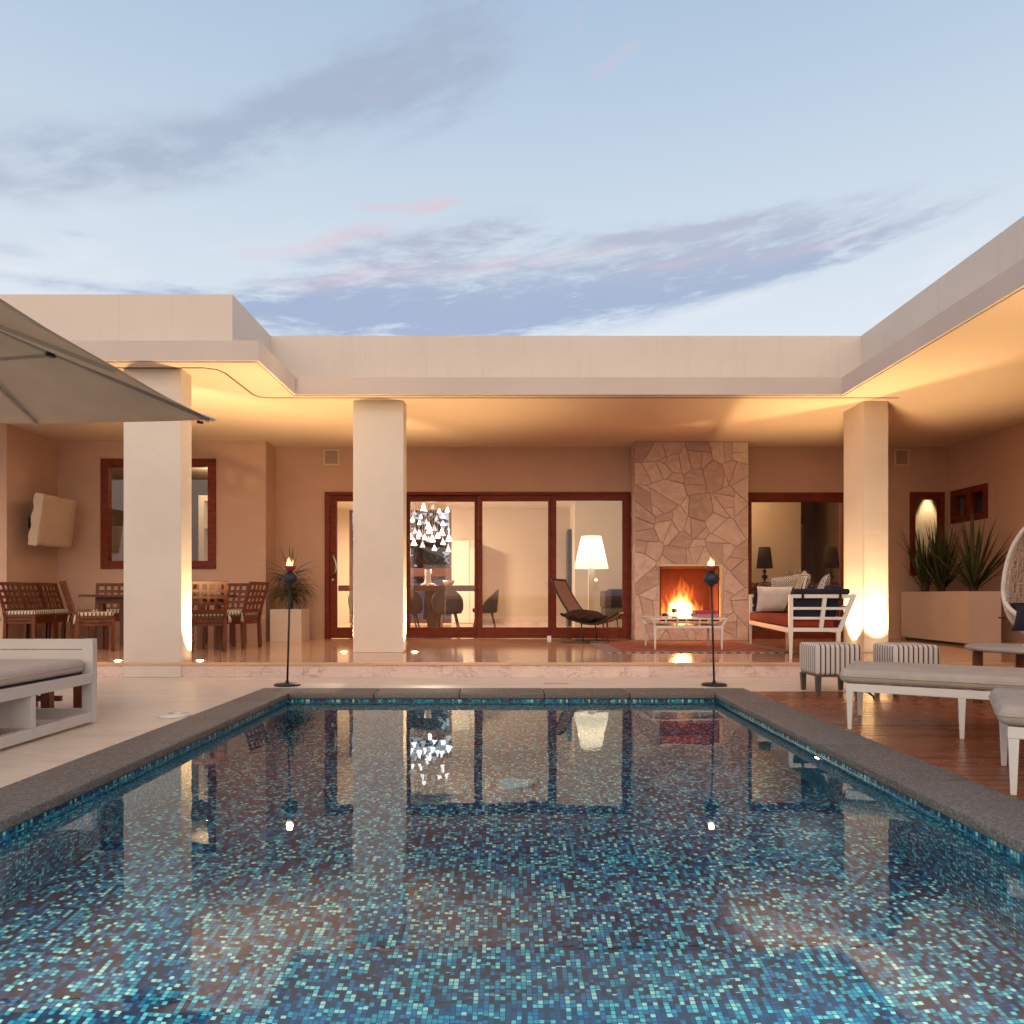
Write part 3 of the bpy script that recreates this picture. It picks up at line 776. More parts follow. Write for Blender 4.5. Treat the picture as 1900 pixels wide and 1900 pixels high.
b.build('trim', 'brass', F)
fire = thing('fire', 'bright log fire burning in the flagstone fireplace', 'fire', (2.8, 12.0, oz0 + .03))
b = MB()
for (p, q, r) in (((2.5, 11.95, .54), (3.1, 12.1, .53), .05), ((2.55, 12.12, .53), (3.05, 11.92, .56), .045), ((2.65, 11.9, .63), (2.95, 12.12, .63), .04)):
    P, Q = Vector(p), Vector(q); b.tube([P.lerp(Q, i / 6) + Vector((0, 0, .01 * math.sin(i * 2.1))) for i in range(7)], [r * (1 + .12 * math.sin(i * 3)) for i in range(7)], 10)
b.build('logs', 'log', fire)
def tongue(c, h, r, lean, seed, n=14, flat=.7):
    b = MB(); c = Vector(c); vs = []; m = 12
    for i in range(m + 1):
        t = i / m
        rr = r * (math.sin(PI * min(1, t ** .62 * .97 + .03)) ** .9 * (1 - .35 * t)) + .001
        wob = Vector((lean * t * t + .7 * r * noise.noise(Vector((seed, t * 3.2, 0))), .2 * r * noise.noise(Vector((seed, t * 2.6, 5))), h * t))
        for k in range(n):
            a = 2 * PI * k / n
            q = rr * (1 + .45 * noise.noise(Vector((math.cos(a) * 1.3 + seed, math.sin(a) * 1.3, t * 3))))
            vs.append(c + wob + Vector((math.cos(a) * q, math.sin(a) * q * flat, 0)))
    fs = [(i * n + k, i * n + (k + 1) % n, (i + 1) * n + (k + 1) % n, (i + 1) * n + k) for i in range(m) for k in range(n)]
    b._add(vs, fs, True); b.f.append(list(range(n))[::-1]); b.f.append([m * n + k for k in range(n)]); b.sm += [False] * 2; b.mi += [0] * 2
    return b
random.seed(11)
for i in range(22):
    x = 2.46 + .70 * (i + .5) / 22 + random.uniform(-.02, .02); e = 1 - abs(x - 2.8) / .40
    tongue((x, 12.02 + random.uniform(-.09, .09), .51), .16 + .52 * max(0, e) ** .9 * random.uniform(.5, 1.25), .035 + .045 * max(0, e), random.uniform(-.09, .11), i * 3.1).build('flame', 'flame_out', fire)
for i in range(8):
    x = 2.62 + .38 * (i + .5) / 8; e = 1 - abs(x - 2.8) / .26
    tongue((x, 11.99 + random.uniform(-.04, .04), .51), .20 + .34 * max(0, e) * random.uniform(.8, 1.15), .065 + .045 * max(0, e), random.uniform(-.03, .03), 50 + i * 2.3).build('flame', 'flame_mid', fire)
for i in range(3):
    tongue((2.7 + .1 * i, 11.97, .51), (.30, .38, .28)[i], .135, 0, 90 + i).build('flame', 'flame_core', fire)
tongue((3.05, 11.95, .51), .26, .028, .09, 77).build('flame', 'flame_mid', fire)

# ---- wall speakers
def speaker(px0, px1, py0, py1, label):
    a, c = at(px0, py1, 12.1), at(px1, py0, 12.1)
    z1 = min(c.z, 3.31); z0 = a.z
    t = thing('wall_speaker', label, 'speaker', ((a.x + c.x) / 2, 12.1, (z0 + z1) / 2), 0, 'flush speakers on the terrace wall')
    b = MB().box(a.x, c.x, 12.085, 12.0995, z0, z0 + .02).box(a.x, c.x, 12.085, 12.0995, z1 - .02, z1).box(a.x, a.x + .02, 12.085, 12.0995, z0 + .02, z1 - .02).box(c.x - .02, c.x, 12.085, 12.0995, z0 + .02, z1 - .02)
    b.build('frame', 'plaster', t)
    MB().box(a.x + .02, c.x - .02, 12.091, 12.0995, z0 + .02, z1 - .02).build('grille', 'grill', t)
speaker(601, 629, 827, 863, 'flush wall speaker high up on the wall above the door handle')
speaker(1660, 1686, 828, 864, 'flush wall speaker high up on the wall above the yucca planter')
# ---- covered television
tv = thing('covered_television', 'wall television under a loose cream canvas cover, tilted down on the side wall', 'television', (-7.2, 10.95, 1.95))
rot = Matrix.Translation((-6.86, 10.95, 1.985)) @ Matrix.Rotation(R(8), 4, 'Y')
def xf(b, m):
    for i, v in enumerate(b.v): b.v[i] = m @ v
    return b
b = MB()
def cov(u, v):
    y = -.43 + .86 * u; z = -.36 + .74 * v
    return Vector((.05 + .012 * noise.noise(Vector((y * 4, z * 3, 1))), y, z + (.03 * noise.noise(Vector((y * 5, 3, 0))) - .01 if v == 0 else 0)))
n = 16
b.grid(cov, n, n)
W = n + 1
rim = [i for i in range(W)] + [j * W + n for j in range(1, W)] + [n * W + i for i in range(n - 1, -1, -1)] + [j * W for j in range(n - 1, 0, -1)]
o = len(b.v)
for k, i in enumerate(rim):
    q = b.v[i]; b.v.append(Vector((-.07 + .012 * math.sin(k * 1.1), q.y * 1.02, q.z)))
L = len(rim)
for k in range(L): b.f.append([rim[k], o + k, o + (k + 1) % L, rim[(k + 1) % L]]); b.sm.append(False); b.mi.append(0)
xf(b, rot).build('cover', 'cover', tv)
xf(MB().box(-.08, .03, -.40, .40, -.32, .34), rot).build('screen_body', 'black', tv)
MB().bar((-7.23, 10.95, 1.98), (-6.93, 10.95, 1.98), .10, .16).build('wall_bracket', 'black', tv)

# ---- recessed uplights
UP = [((-4.33, 8.02), 'recessed floor uplight left of the wide front column'), ((-3.44, 8.05), 'recessed floor uplight right of the wide front column'),
      ((-2.13, 9.27), 'recessed floor uplight left of the column by the glass doors'), ((-1.225, 9.27), 'recessed floor uplight right of the column by the glass doors'),
      ((4.34, 9.5), 'recessed floor uplight between sofa and slim column'), ((4.64, 9.06), 'recessed floor uplight in front of the slim column')]
for (x, y), lb in UP:
    t = thing('floor_uplight', lb, 'uplight', (x, y, FZ), 0, 'recessed uplights at the columns')
    MB().lathe((x, y, FZ), [(.06, 0), (.06, .004), (.045, .006)], 24).build('ring', 'steel', t)
    MB().lathe((x, y, FZ), [(.045, .0045), (.03, .009), (.0001, .010)], 20).build('lens', 'lens', t)
# ================================================================== FURNITURE
# ---- teak dining set
def make_chair():
    t = thing('dining_chair', 'x', 'chair', (0, 0, 0), 0, 'teak dining chairs round the terrace table')
    W = .225
    # backrest: tilted lattice of 4 x 4 square holes
    zb, zt = .50, .905; yb, yt = -.215, -.335
    def bp(u, v): return Vector((-W + 2 * W * u, yb + (yt - yb) * v, zb + (zt - zb) * v))
    b = MB(); nrm = Vector((0, zt - zb, -(yt - yb))).normalized(); upv = Vector((0, yt - yb, zt - zb)).normalized()
    H_ = (Vector((0, yt, zt)) - Vector((0, yb, zb))).length
    def slat(u0, u1, v0, v1, th=.013, dy=0):
        c = (bp(u0, v0) + bp(u1, v1)) / 2 + nrm * dy
        b.obox(c, Vector(((u1 - u0) * W, 0, 0)), nrm * th, upv * (v1 - v0) * H_ / 2)
    slat(0, .1, -.02, 1); slat(.9, 1, -.02, 1)
    slat(.1, .9, .9, 1); slat(.1, .9, -.02, .09)
    for i in range(3):
        u = .1 + .8 * (i + 1) / 4; slat(u - .04, u + .04, .09, .9, .009)
        v = .09 + .81 * (i + 1) / 4; slat(.1, .9, v - .045, v + .045, .0092, .0008)
    b.build('backrest', 'teak', t)
    MB().box(-.22, .22, -.215, .225, .425, .45).build('seat', 'teak', t, bevel=.004)
    b = MB()
    for z0, z1 in ((.375, .42), (.335, .366)):
        b.box(-.185, .185, .19, .21, z0, z1); b.box(-.185, .185, -.205, -.185, z0, z1)
        b.box(-.212, -.192, -.185, .19, z0, z1); b.box(.192, .212, -.185, .19, z0, z1)
    b.build('apron', 'teak', t)
    for sx in (-1, 1):
        MB().box(sx * .2 - .022, sx * .2 + .022, .178, .222, 0, .424).build('leg', 'teak', t, bevel=.003)
        b = MB().bar((sx * .2, -.215, 0), (sx * .2, -.197, .424), .044, .044, (0, 1, 0)); b.bar((sx * .204, -.2, .42), (sx * .204, -.218, .52), .038, .04, (0, 1, 0))
        b.build('leg', 'teak', t, bevel=.003)
    c = MB().box(-.21, .21, -.20, .215, .452, .512).build('cushion', 'cushion', t, bevel=.022, seg=4)
    for sx in (-1, 1):
        b = MB()
        p = [Vector((sx * .215, -.19, .49)), Vector((sx * .245, -.22, .475)), Vector((sx * .25, -.235, .43)), Vector((sx * .245, -.24, .37))]
        b.tube(p, .008, 6); b.tube([p[1], p[1] + Vector((sx * .02, -.01, -.05)), p[1] + Vector((sx * .028, -.012, -.10))], .007, 6)
        b.build('tie', 'cushion', c)
    return t
chair0 = make_chair()
def facing(dx, dy): return math.atan2(dy, dx) - PI / 2     # turn local +Y to (dx, dy)
chairs = [
    (-6.72, 10.17, (1, -.03), 'teak dining chair against the side wall, nearest of the row of three'),
    (-6.72, 10.62, (1, .0), 'teak dining chair against the side wall, middle one of the row of three'),
    (-6.70, 11.06, (1, .05), 'teak dining chair against the side wall, farthest of the row of three'),
    (-5.42, 9.42, (.78, .62), 'red brown teak dining chair turned sideways at the left end of the table'),
    (-6.02, 10.9, (.35, -.94), 'dark teak dining chair behind the left end of the table, lattice seen against the wall'),
    (-5.1, 10.95, (0, -1), 'dark teak dining chair on the wall side, mostly hidden by the wide column'),
    (-3.93, 9.42, (-.42, .91), 'brightly lit teak dining chair, back to the pool, right beside the wide column'),
    (-3.76, 10.02, (-.97, .22), 'teak dining chair at the right end of the table, back leaning right'),
    (-4.3, 10.95, (-.1, -1), 'dark teak dining chair glimpsed behind the brightly lit chair'),
]
for i, (x, y, d, lb) in enumerate(chairs):
    o = chair0 if i == 0 else copy_tree(chair0)
    place(o, (x, y, FZ), facing(*d), lb)
tb = thing('dining_table', 'long teak dining table on the covered terrace behind the wide column', 'table', (-4.85, 10.15, FZ))
b = MB()
for i in range(8): b.box(-5.78, -3.98, 9.72 + i * .108, 9.72 + i * .108 + .103, FZ + .70, FZ + .735)
b.build('tabletop', 'teak_dark', tb, bevel=.003)
MB().box(-5.6, -4.15, 9.8, 9.83, FZ + .61, FZ + .70).box(-5.6, -4.15, 10.47, 10.5, FZ + .61, FZ + .70).build('apron', 'teak_dark', tb)
for x in (-5.55, -4.2):
    for y in (9.87, 10.43): MB().box(x - .04, x + .04, y - .04, y + .04, FZ, FZ + .699).build('leg', 'teak_dark', tb, bevel=.004)

# ---- daybed
D = thing('daybed', 'large pale grey slatted daybed with flat mattress under the parasol', 'daybed', (-3.8, 4.2, 0))
xr, yf, xl, yn = -2.9, 5.1, -4.7, 2.9      # right side, far end, left side, near end
for xa in (xr - .075, xl):
    MB().box(xa, xa + .075, yf - .055, yf, .012, .592).build('corner_post', 'daybed_paint', D, bevel=.003)
    MB().box(xa, xa + .075, yn, yn + .06, .012, .352).build('corner_post', 'daybed_paint', D, bevel=.003)
b = MB().box(xl + .076, xr - .076, yf - .05, yf - .005, .52, .590).box(xl + .076, xr - .076, yf - .046, yf - .012, .36, .516)
b.build('headboard', 'daybed_paint', D, bevel=.003)
b = MB().box(xr - .05, xr - .001, yn + .061, yf - .056, .285, .352).box(xl + .001, xl + .05, yn + .061, yf - .056, .285, .352)
b.box(xl + .076, xr - .076, yf - .05, yf - .002, .285, .352).box(xl + .076, xr - .076, yn + .002, yn + .05, .285, .352)
b.build('seat_frame', 'daybed_paint', D, bevel=.003)
b = MB().box(xr - .05, xr - .001, yn + .061, yf - .056, .02, .088).box(xl + .001, xl + .05, yn + .061, yf - .056, .02, .088)
b.box(xl + .076, xr - .076, yf - .045, yf - .01, .03, .105).box(xl + .076, xr - .076, yn + .01, yn + .045, .03, .105)
b.build('base_rail', 'daybed_paint', D, bevel=.003)
for y in (4.40, 3.75):
    MB().box(xr - .125, xr - .0012, y, y + .045, .0885, .2845).box(xr - .21, xr - .128, y + .004, y + .041, .0885, .2845).build('stile', 'daybed_paint', D, bevel=.003)
b = MB()
for i in range(14): b.box(xl + .06, xr - .06, yn + .12 + i * .145, yn + .21 + i * .145, .32, .345)
b.build('slats', 'daybed_paint', D)
m = MB().box(xl + .08, xr - .04, yn + .05, yf - .065, .362, .455).build('mattress', 'day_fabric', D, bevel=.035, seg=5)
MB().tube([(xr - .0395, yn + .1, .408), (xr - .0395, yf - .11, .408)], .005, 6).build('piping', 'day_fabric', m)
MB().box(xl + .1, xr - .06, yn + .07, yf - .08, .353, .362).build('underlay', 'black_fabric', D)
# ---- little teak table behind the daybed
T = thing('side_table', 'low teak side table half hidden behind the daybed', 'table', (-3.62, 5.6, 0))
MB().box(-3.86, -3.40, 5.36, 5.84, .36, .39).build('tabletop', 'teak', T, bevel=.004)
for x in (-3.82, -3.44):
    for y in (5.40, 5.80): MB().box(x - .033, x + .033, y - .03, y + .03, 0, .359).build('leg', 'teak', T, bevel=.003)
MB().box(-3.80, -3.46, 5.585, 5.615, .08, .12).build('stretcher', 'teak', T)

# ---- parasol
U = thing('parasol', 'big square taupe cantilever parasol reaching in over the daybed', 'parasol', (-5.75, 4.38, 0))
ux, uy, uh = -3.74, 4.38, 1.38; zE, zA = 2.285, 2.80
def canopy(u, v):           # u round the perimeter, v from apex to eave
    s = (u * 4) % 4; k = int(s); f = s - k
    cs = [Vector((1, 1)), Vector((-1, 1)), Vector((-1, -1)), Vector((1, -1))]
    p = cs[k].lerp(cs[(k + 1) % 4], f)
    e = abs(f - .5) * 2                    # 1 at corner, 0 at mid eave
    sag = .035 * math.sin(PI * v) * (1 - abs(e * 2 - 1)) * 1.0
    z = zA + (zE - zA) * v - (.03 * (1 - e ** 2)) * v ** 2 - sag
    edge = 1 - .012 * (1 - abs(e * 2 - 1)) * v
    return Vector((ux + p.x * uh * v * edge, uy + p.y * uh * v * edge, z))
b = MB().grid(canopy, 64, 14, True)
b.build('canopy', 'canopy', U, solid=.004)
def rim(t): return canopy(t, 1.0)
for k in range(8):
    e = canopy(k / 8, .985); a = canopy(k / 8, .06)
    dz = Vector((0, 0, -.022))
    rb = MB().bar(a + dz + Vector((0, 0, -.01)), e + dz, .020, .026).build('rib', 'rib', U)
    cc = canopy(k / 8, .43) + Vector((0, 0, -.045)); hub = Vector((ux, uy, 2.30)) + (cc - Vector((ux, uy, cc.z))) * .12
    MB().bar(hub, cc, .016, .022).build('strut', 'rib', rb)
    MB().obox(cc + Vector((0, 0, .012)), (.025, 0, 0), (0, .025, 0), (0, 0, .022)).build('bracket', 'black', rb)
    if k % 2 == 0:
        q = canopy(k / 8, 1.0); dd = (q - Vector((ux, uy, q.z))).normalized()
        b = MB().bar(q - dd * .09 + Vector((0, 0, .018)), q + dd * .015 + Vector((0, 0, -.004)), .07, .012)
        b.build('corner_pocket', 'white_fabric', U, bevel=.003)
        MB().obox(q - dd * .10 + Vector((0, 0, -.038)), dd * .022, Vector((-dd.y, dd.x, 0)) * .010, (0, 0, .010)).build('rib_cap', 'black', U)
MB().lathe((ux, uy, 2.24), [(.05, 0), (.065, .03), (.065, .10), (.04, .14)], 20).build('hub', 'rib', U)
MB().lathe((ux, uy, 2.74), [(.04, 0), (.05, .03), (.03, .10)], 20).build('crown', 'rib', U)
MB().tube([(-5.75, 4.38, 0.05), (-5.75, 4.38, 2.95)], .045, 16).build('pole', 'rib', U)
MB().tube([(-5.75, 4.38, 2.9), (-4.7, 4.38, 3.08), (ux, uy, 2.84)], .032, 12).build('arm', 'rib', U)
MB().box(-6.2, -5.3, 3.93, 4.83, 0, .06).build('base', 'concrete', U, bevel=.01)

# ---- torches
def torch(x, y, label, lean):
    t = thing('torch', label, 'torch', (x, y, 0), 0, 'oil torches at the end of the pool')
    MB().lathe((x, y, .001), [(.125, 0), (.125, .012), (.118, .018), (.02, .02), (.014, .05), (.0001, .05)], 40).build('base', 'black', t)
    tp = Vector((x + lean, y, 1.0))
    MB().tube([(x, y, .02), (x + lean * .5, y, .5), tp], .0105, 10).build('pole', 'black', t)
    c = tp + Vector((0, 0, .055))
    MB().lathe(c, [(.02 + .0001, -.078)] + [(.078 * math.cos(a), .07 * math.sin(a)) for a in [R(q) for q in range(-70, 71, 10)]] + [(.02, .07)], 28).build('ball', 'ball', t)
    cp = MB().lathe(c, [(.024, .066), (.036, .078), (.054, .10), (.062, .125), (.060, .128), (.050, .104), (.03, .084), (.0001, .082)], 28).build('cup', 'cup', t)
    for k, (dx, h, r, s) in enumerate(((0, .135, .034, 1), (-.014, .10, .024, 4), (.016, .115, .022, 8))):
        tongue(c + Vector((dx, 0, .09)), h, r, .012 * (k - 1), s + x * 3, 12, 1.).build('flame', 'torch_flame', t)
torch(-2.21, 7.19, 'burning oil torch on a thin black pole in front of the potted dracaena', .026)
torch(2.008, 7.19, 'burning oil torch on a thin black pole in front of the fireplace', -.026)

# ---- potted dracaena
t = thing('potted_dracaena', 'drooping dark dracaena in a cream cube planter beside the glass door', 'plant', (-3.53, 11.645, FZ))
x0, x1, y0, y1, z1 = -3.775, -3.285, 11.4, 11.89, .668
b = MB().box(x0, x1, y0, y1, FZ, z1 - .06)
b.box(x0, x0 + .03, y0, y1, z1 - .059, z1).box(x1 - .03, x1, y0, y1, z1 - .059, z1).box(x0 + .03, x1 - .03, y0, y0 + .03, z1 - .059, z1).box(x0 + .03, x1 - .03, y1 - .03, y1, z1 - .059, z1)
b.build('planter', 'planter', t)
MB().box(x0 + .031, x1 - .031, y0 + .031, y1 - .031, z1 - .058, z1 - .03).build('soil', 'soil', t)
cx, cy = -3.52, 11.62
MB().tube([(cx - .02, cy, z1 - .04), (cx + .01, cy, .9), (cx, cy, 1.18)], [.035, .03, .025], 10).build('trunk', 'bark', t)
random.seed(21); b = MB()
for i in range(170):
    a = random.uniform(0, 2 * PI); hh = random.uniform(.86, 1.22)
    tl = random.uniform(-.1, .9) - (1.22 - hh) * 1.2
    b.blade((cx + .02 * math.cos(a), cy + .02 * math.sin(a), hh), a, tl, random.uniform(.3, .52), random.uniform(.022, .038), random.uniform(1.3, 2.4), 7)
for a, tl, L, dr in ((0, 1.45, .55, .05), (2.9, 1.25, .5, .2), (.5, 1.3, .48, .15), (4.5, 1.5, .5, .05), (1.5, 1.4, .5, .1), (3.3, .75, .62, 1.1), (-.2, .75, .62, 1.2), (3.0, .45, .6, .9), (.2, .5, .55, .9)):
    b.blade((cx, cy, 1.2), a, tl, L, .034, dr, 8)
b.build('leaves', 'leaf2', t)

# ---- long yucca planter
t = thing('yucca_planter', 'long cream trough planter with three spiky yuccas along the right wall', 'planter', (6.7, 11.1, FZ))
x0, x1, y0, y1, z0, z1 = 6.46, 6.92, 10.27, 12.04, .205, .945
b = MB().box(x0, x1, y0, y1, z0, z1 - .08)
b.box(x0, x0 + .03, y0, y1, z1 - .079, z1).box(x1 - .03, x1, y0, y1, z1 - .079, z1).box(x0 + .03, x1 - .03, y0, y0 + .03, z1 - .079, z1).box(x0 + .03, x1 - .03, y1 - .03, y1, z1 - .079, z1)
b.build('trough', 'planter', t)
MB().box(x0 + .04, x1 - .04, y0 + .05, y1 - .05, FZ, z0 - .001).build('plinth', 'black', t)
MB().box(x0 + .031, x1 - .031, y0 + .031, y1 - .031, z1 - .078, z1 - .035).build('soil', 'soil', t)
random.seed(9)
for (px, n, sp, Ls) in ((1716, 38, .6, .95), (1746, 56, .6, 1.0), (1806, 44, .75, 1.08)):
    Y = 6.69 * K / (px - 948); X = 6.69
    pl = MB().tube([(X, Y, z1 - .04), (X + .015, Y, z1 + .2)], [.06, .05], 10)
    st = pl.build('yucca_stem', 'bark', t)
    b = MB()
    for i in range(n):
        a = random.uniform(0, 2 * PI); k = random.random()
        tl = PI / 2 - sp * (k ** .8) * 1.15
        b.blade((X + .03 * math.cos(a), Y + .03 * math.sin(a), z1 + .02 + .2 * (1 - k)), a, tl, Ls * random.uniform(.6, 1.08), random.uniform(.042, .066), random.uniform(-.05, .4) * k, 7, .3)
    if px == 1806:
        for a, tl, L, dr in ((3.9, .75, 1.15, .25), (5.2, .42, 1.0, .9), (4.3, .2, .8, .1), (5.6, .8, 1.0, .2)): b.blade((X, Y, z1 + .1), a, tl, L, .04, dr, 8)
    b.build('leaves', 'leaf', t)

# ---- fireside sling chair
LC = thing('lounge_chair', 'low sling lounge chair with thin black frame and pinkish canvas by the glass doors', 'lounge chair', (0, 0, 0))
prof = [(-.47, .965), (-.40, .80), (-.30, .63), (-.19, .48), (-.08, .36), (.04, .30), (.18, .295), (.32, .33), (.44, .39), (.53, .455)]
def pr(t):
    s = t * (len(prof) - 1); i = min(int(s), len(prof) - 2); f = s - i
    a, c = prof[i], prof[i + 1]; return a[0] + (c[0] - a[0]) * f, a[1] + (c[1] - a[1]) * f
def hw(t): return .255 + .045 * math.sin(PI * min(1, t * 1.4)) - .14 * max(0, (t - .72) / .28) ** 2
def sl(u, v):
    y, z = pr(v); a = u * 2 - 1
    return Vector((a * hw(v), y, z - .03 * (1 - a * a) * math.sin(PI * v)))
MB().grid(sl, 10, 30).build('sling', 'sling', LC, solid=.008)
edge = [sl(0, i / 24) for i in range(25)] + [sl(i / 6, 1) for i in range(1, 6)] + [sl(1, 1 - i / 24) for i in range(25)] + [sl(1 - i / 6, 0) for i in range(1, 6)]
MB().tube(edge, .016, 8, True).build('frame', 'black', LC)
for sx in (-1, 1):
    pts = [Vector((sx * .30, -.13, .40)), Vector((sx * .29, -.30, .012)), Vector((sx * .27, .44, .012)), Vector((sx * .235, .40, .37))]
    MB().tube(pts, .010, 8).build('leg', 'black', LC)
MB().tube([(-.28, .05, .012), (.28, .05, .012)], .009, 8).build('crossbar', 'black', LC)
MB().tube([(-.285, .06, .012), (-.30, .02, .30)], .009, 8).tube([(.285, .06, .012), (.30, .02, .30)], .009, 8).build('strut', 'black', LC)
place(LC, (1.17, 11.2, FZ), math.atan2(-.45, .89) - PI / 2)
p = thing('throw_pillow', 'dark brown ruffled pillow lying on the sling lounge chair', 'pillow', (1.15, 11.15, .6))
ro = Matrix.Translation((1.15, 11.14, FZ)) @ Matrix.Rotation(math.atan2(-.45, .89) - PI / 2, 4, 'Z')
b = MB().pillow((0, -.02, .40), (.30, 0, 0), (0, .25, -.02), (0, .1, 1), .10, 14, 3)
b.tube([Vector((.30 * q[0] + .022 * math.sin(i * 2.3), -.02 + .25 * q[1] + .022 * math.cos(i * 1.9), .40 - .02 * q[1] + .022 * math.sin(i * 1.7))) for i, q in
        enumerate([(-1 + k / 6, -1) for k in range(12)] + [(1, -1 + k / 5) for k in range(10)] + [(1 - k / 6, 1) for k in range(12)] + [(-1, 1 - k / 5) for k in range(10)])], .018, 6, True)
xf(b, ro).build('cover', 'brown_fabric', p)

# ---- white tray coffee table and books
CT = thing('coffee_table', 'white metal tray coffee table with splayed rim on the rug by the fire', 'table', (2.33, 9.87, FZ))
x0, x1, y0, y1 = 1.89, 2.765, 9.54, 10.2; zt, zl = .595, .478
RUGZ = FZ + .012
for x in (x0, x1):
    for y in (y0, y1): MB().taper((x, y, RUGZ), (x, y, zl + .012), .020, .034).build('leg', 'white_metal', CT, bevel=.002)
b = MB(); e = .055
def ring(b, xa, xb, ya, yb, za, zb, w):
    b.box(xa, xb, ya, ya + w, za, zb).box(xa, xb, yb - w, yb, za, zb).box(xa, xa + w, ya + w, yb - w, za, zb).box(xb - w, xb, ya + w, yb - w, za, zb)
ring(b, x0 - e, x1 + e, y0 - e, y1 + e, zt - .022, zt, .03)
b.build('rim', 'white_metal', CT, bevel=.002)
b = MB(); ring(b, x0 - .017, x1 + .017, y0 - .017, y1 + .017, zl - .02, zl + .012, .03); b.build('lower_frame', 'white_metal', CT, bevel=.002)
b = MB()
for x, sx in ((x0, -1), (x1, 1)):
    for y, sy in ((y0, -1), (y1, 1)): b.bar((x, y, zl), (x + sx * e * .8, y + sy * e * .8, zt - .01), .03, .03, (0, 1, 0))
for f in (.33, .66):
    x = x0 + (x1 - x0) * f
    for y, sy in ((y0, -1), (y1, 1)): b.bar((x, y, zl), (x, y + sy * e * .8, zt - .01), .014, .02, (1, 0, 0))
b.build('brackets', 'white_metal', CT)
MB().box(x0 + .013, x1 - .013, y0 + .013, y1 - .013, zl + .002, zl + .016).build('tray_panel', 'teak_dark', CT)
MB().box(x0 - e + .03, x1 + e - .03, y0 - e + .03, y1 + e - .03, zt - .018, zt - .006).build('glass_top', 'glass', CT)
for k, (za, zb, mt, dx, lb) in enumerate(((zt, zt + .042, 'pink2', 0, 'pale pink hardback book under the magenta one on the coffee table'), (zt + .043, zt + .09, 'pink1', .015, 'magenta hardback book on top of the stack on the coffee table'))):
    bk = thing('book', lb, 'book', (2.62, 9.8, za), 0, 'books on the coffee table')
    b = MB().box(2.44 + dx, 2.755, 9.66, 9.90, za + .0005, za + .006).box(2.44 + dx, 2.755, 9.66, 9.90, zb - .006, zb - .0005).box(2.44 + dx, 2.755, 9.654, 9.66, za + .0005, zb - .0005)
    b.build('binding', mt, bk)
    MB().box(2.446 + dx, 2.749, 9.661, 9.895, za + .0065, zb - .0065).build('pages', 'paper', bk)
rg = MB().box(-1.21, 1.21, -1.08, 1.08, 0, .010).build('rug', 'rug', None, bevel=.002)
tag(rg, 'red patterned flat woven rug in front of the fireplace', 'rug'); rg.location = (2.41, 10.22, FZ + .001)

# ---- sofa
SO = thing('sofa', 'white slatted metal sofa with navy back cushions and a rust red seat', 'sofa', (0, 0, 0))
# local: x along the width (depth of seat, 0 front to .80 back), y along the length (0 near arm to 2.6 far)
SL, SD = 2.45, .60
def arm(y, nm):
    b = MB()
    b.bar((.02, y, .33), (.02, y, .735), .045, .045, (0, 1, 0))
    b.bar((SD - .06, y, .33), (SD + .10, y, .735), .045, .045, (0, 1, 0))
    b.bar((.045, y, .715), (SD + .08, y, .715), .044, .042, (0, 0, 1)); b.bar((.0, y, .338), (SD - .04, y, .338), .044, .045, (0, 0, 1))
    b.bar((.345, y, .36), (.385, y, .695), .042, .038, (0, 1, 0))
    b.bar((.04, y, .578), (SD + .03, y, .578), .036, .03, (0, 0, 1)); b.bar((.04, y, .468), (SD - .01, y, .468), .036, .03, (0, 0, 1))
    return b.build(nm, 'white_metal', SO, bevel=.003)
arm(0, 'arm_frame'); arm(SL, 'arm_frame')
for x, y in ((.02, 0), (.02, SL), (SD - .07, 0), (SD - .07, SL)): MB().taper((x, y, 0), (x, y, .318), .026, .045).build('leg', 'white_metal', SO, bevel=.003)
MB().box(-.003, .043, .024, SL - .024, .30, .358).box(SD - .09, SD - .045, .024, SL - .024, .30, .358).build('seat_rail', 'white_metal', SO, bevel=.003)
b = MB()
for z, dx in ((.46, .0), (.59, .05), (.715, .10)): b.bar((SD - .02 + dx, .024, z), (SD - .02 + dx, SL - .024, z), .03, .04)
b.build('back_frame', 'white_metal', SO)
MB().box(.0, SD - .1, .03, SL - .03, .36, .475).build('seat_cushion', 'red_fabric', SO, bevel=.03, seg=4)
for k in range(3):
    y = .06 + k * .78
    b = MB().obox((SD - .10, y + .38, .645), Vector((.065, 0, -.015)), (0, .37, 0), Vector((.05, 0, .19))); b.build('back_cushion', 'navy', SO, bevel=.035, seg=4)
MB().box(.055, SD - .18, .026, .09, .478, .77).build('arm_cushion', 'navy', SO, bevel=.03, seg=4)
MB().box(.055, SD - .18, SL - .09, SL - .026, .478, .77).build('arm_cushion', 'navy', SO, bevel=.03, seg=4)
srz = -math.atan2(.37, 2.6)
b = MB().box(.05, SD + .05, -.03, .10, .735, .80); b.build('arm_pad', 'navy', SO, bevel=.025, seg=4)
MB().box(.13, .155, -.04, -.026, .69, .76).box(.53, .555, -.04, -.026, .69, .76).build('strap', 'black_fabric', SO)
SOL = (3.14, 8.22, FZ)
place(SO, SOL, srz)
so_m = Matrix.Translation(SOL) @ Matrix.Rotation(srz, 4, 'Z')
def pil(name, label, c, ax, ay, nr, th, m_, seed):
    b = MB().pillow(c, ax, ay, nr, th, 12, seed); xf(b, so_m)
    t = thing(name, label, 'pillow', so_m @ Vector(c), 0, 'pillows on the white sofa'); b.build('cover', m_, t)
pil('throw_pillow', 'plain off white pillow at the far end of the red sofa seat', (.30, 2.02, .67), (.27, -.05, 0), (0, -.05, .18), (-.15, -.95, .2), .07, 'white_fabric', 1)
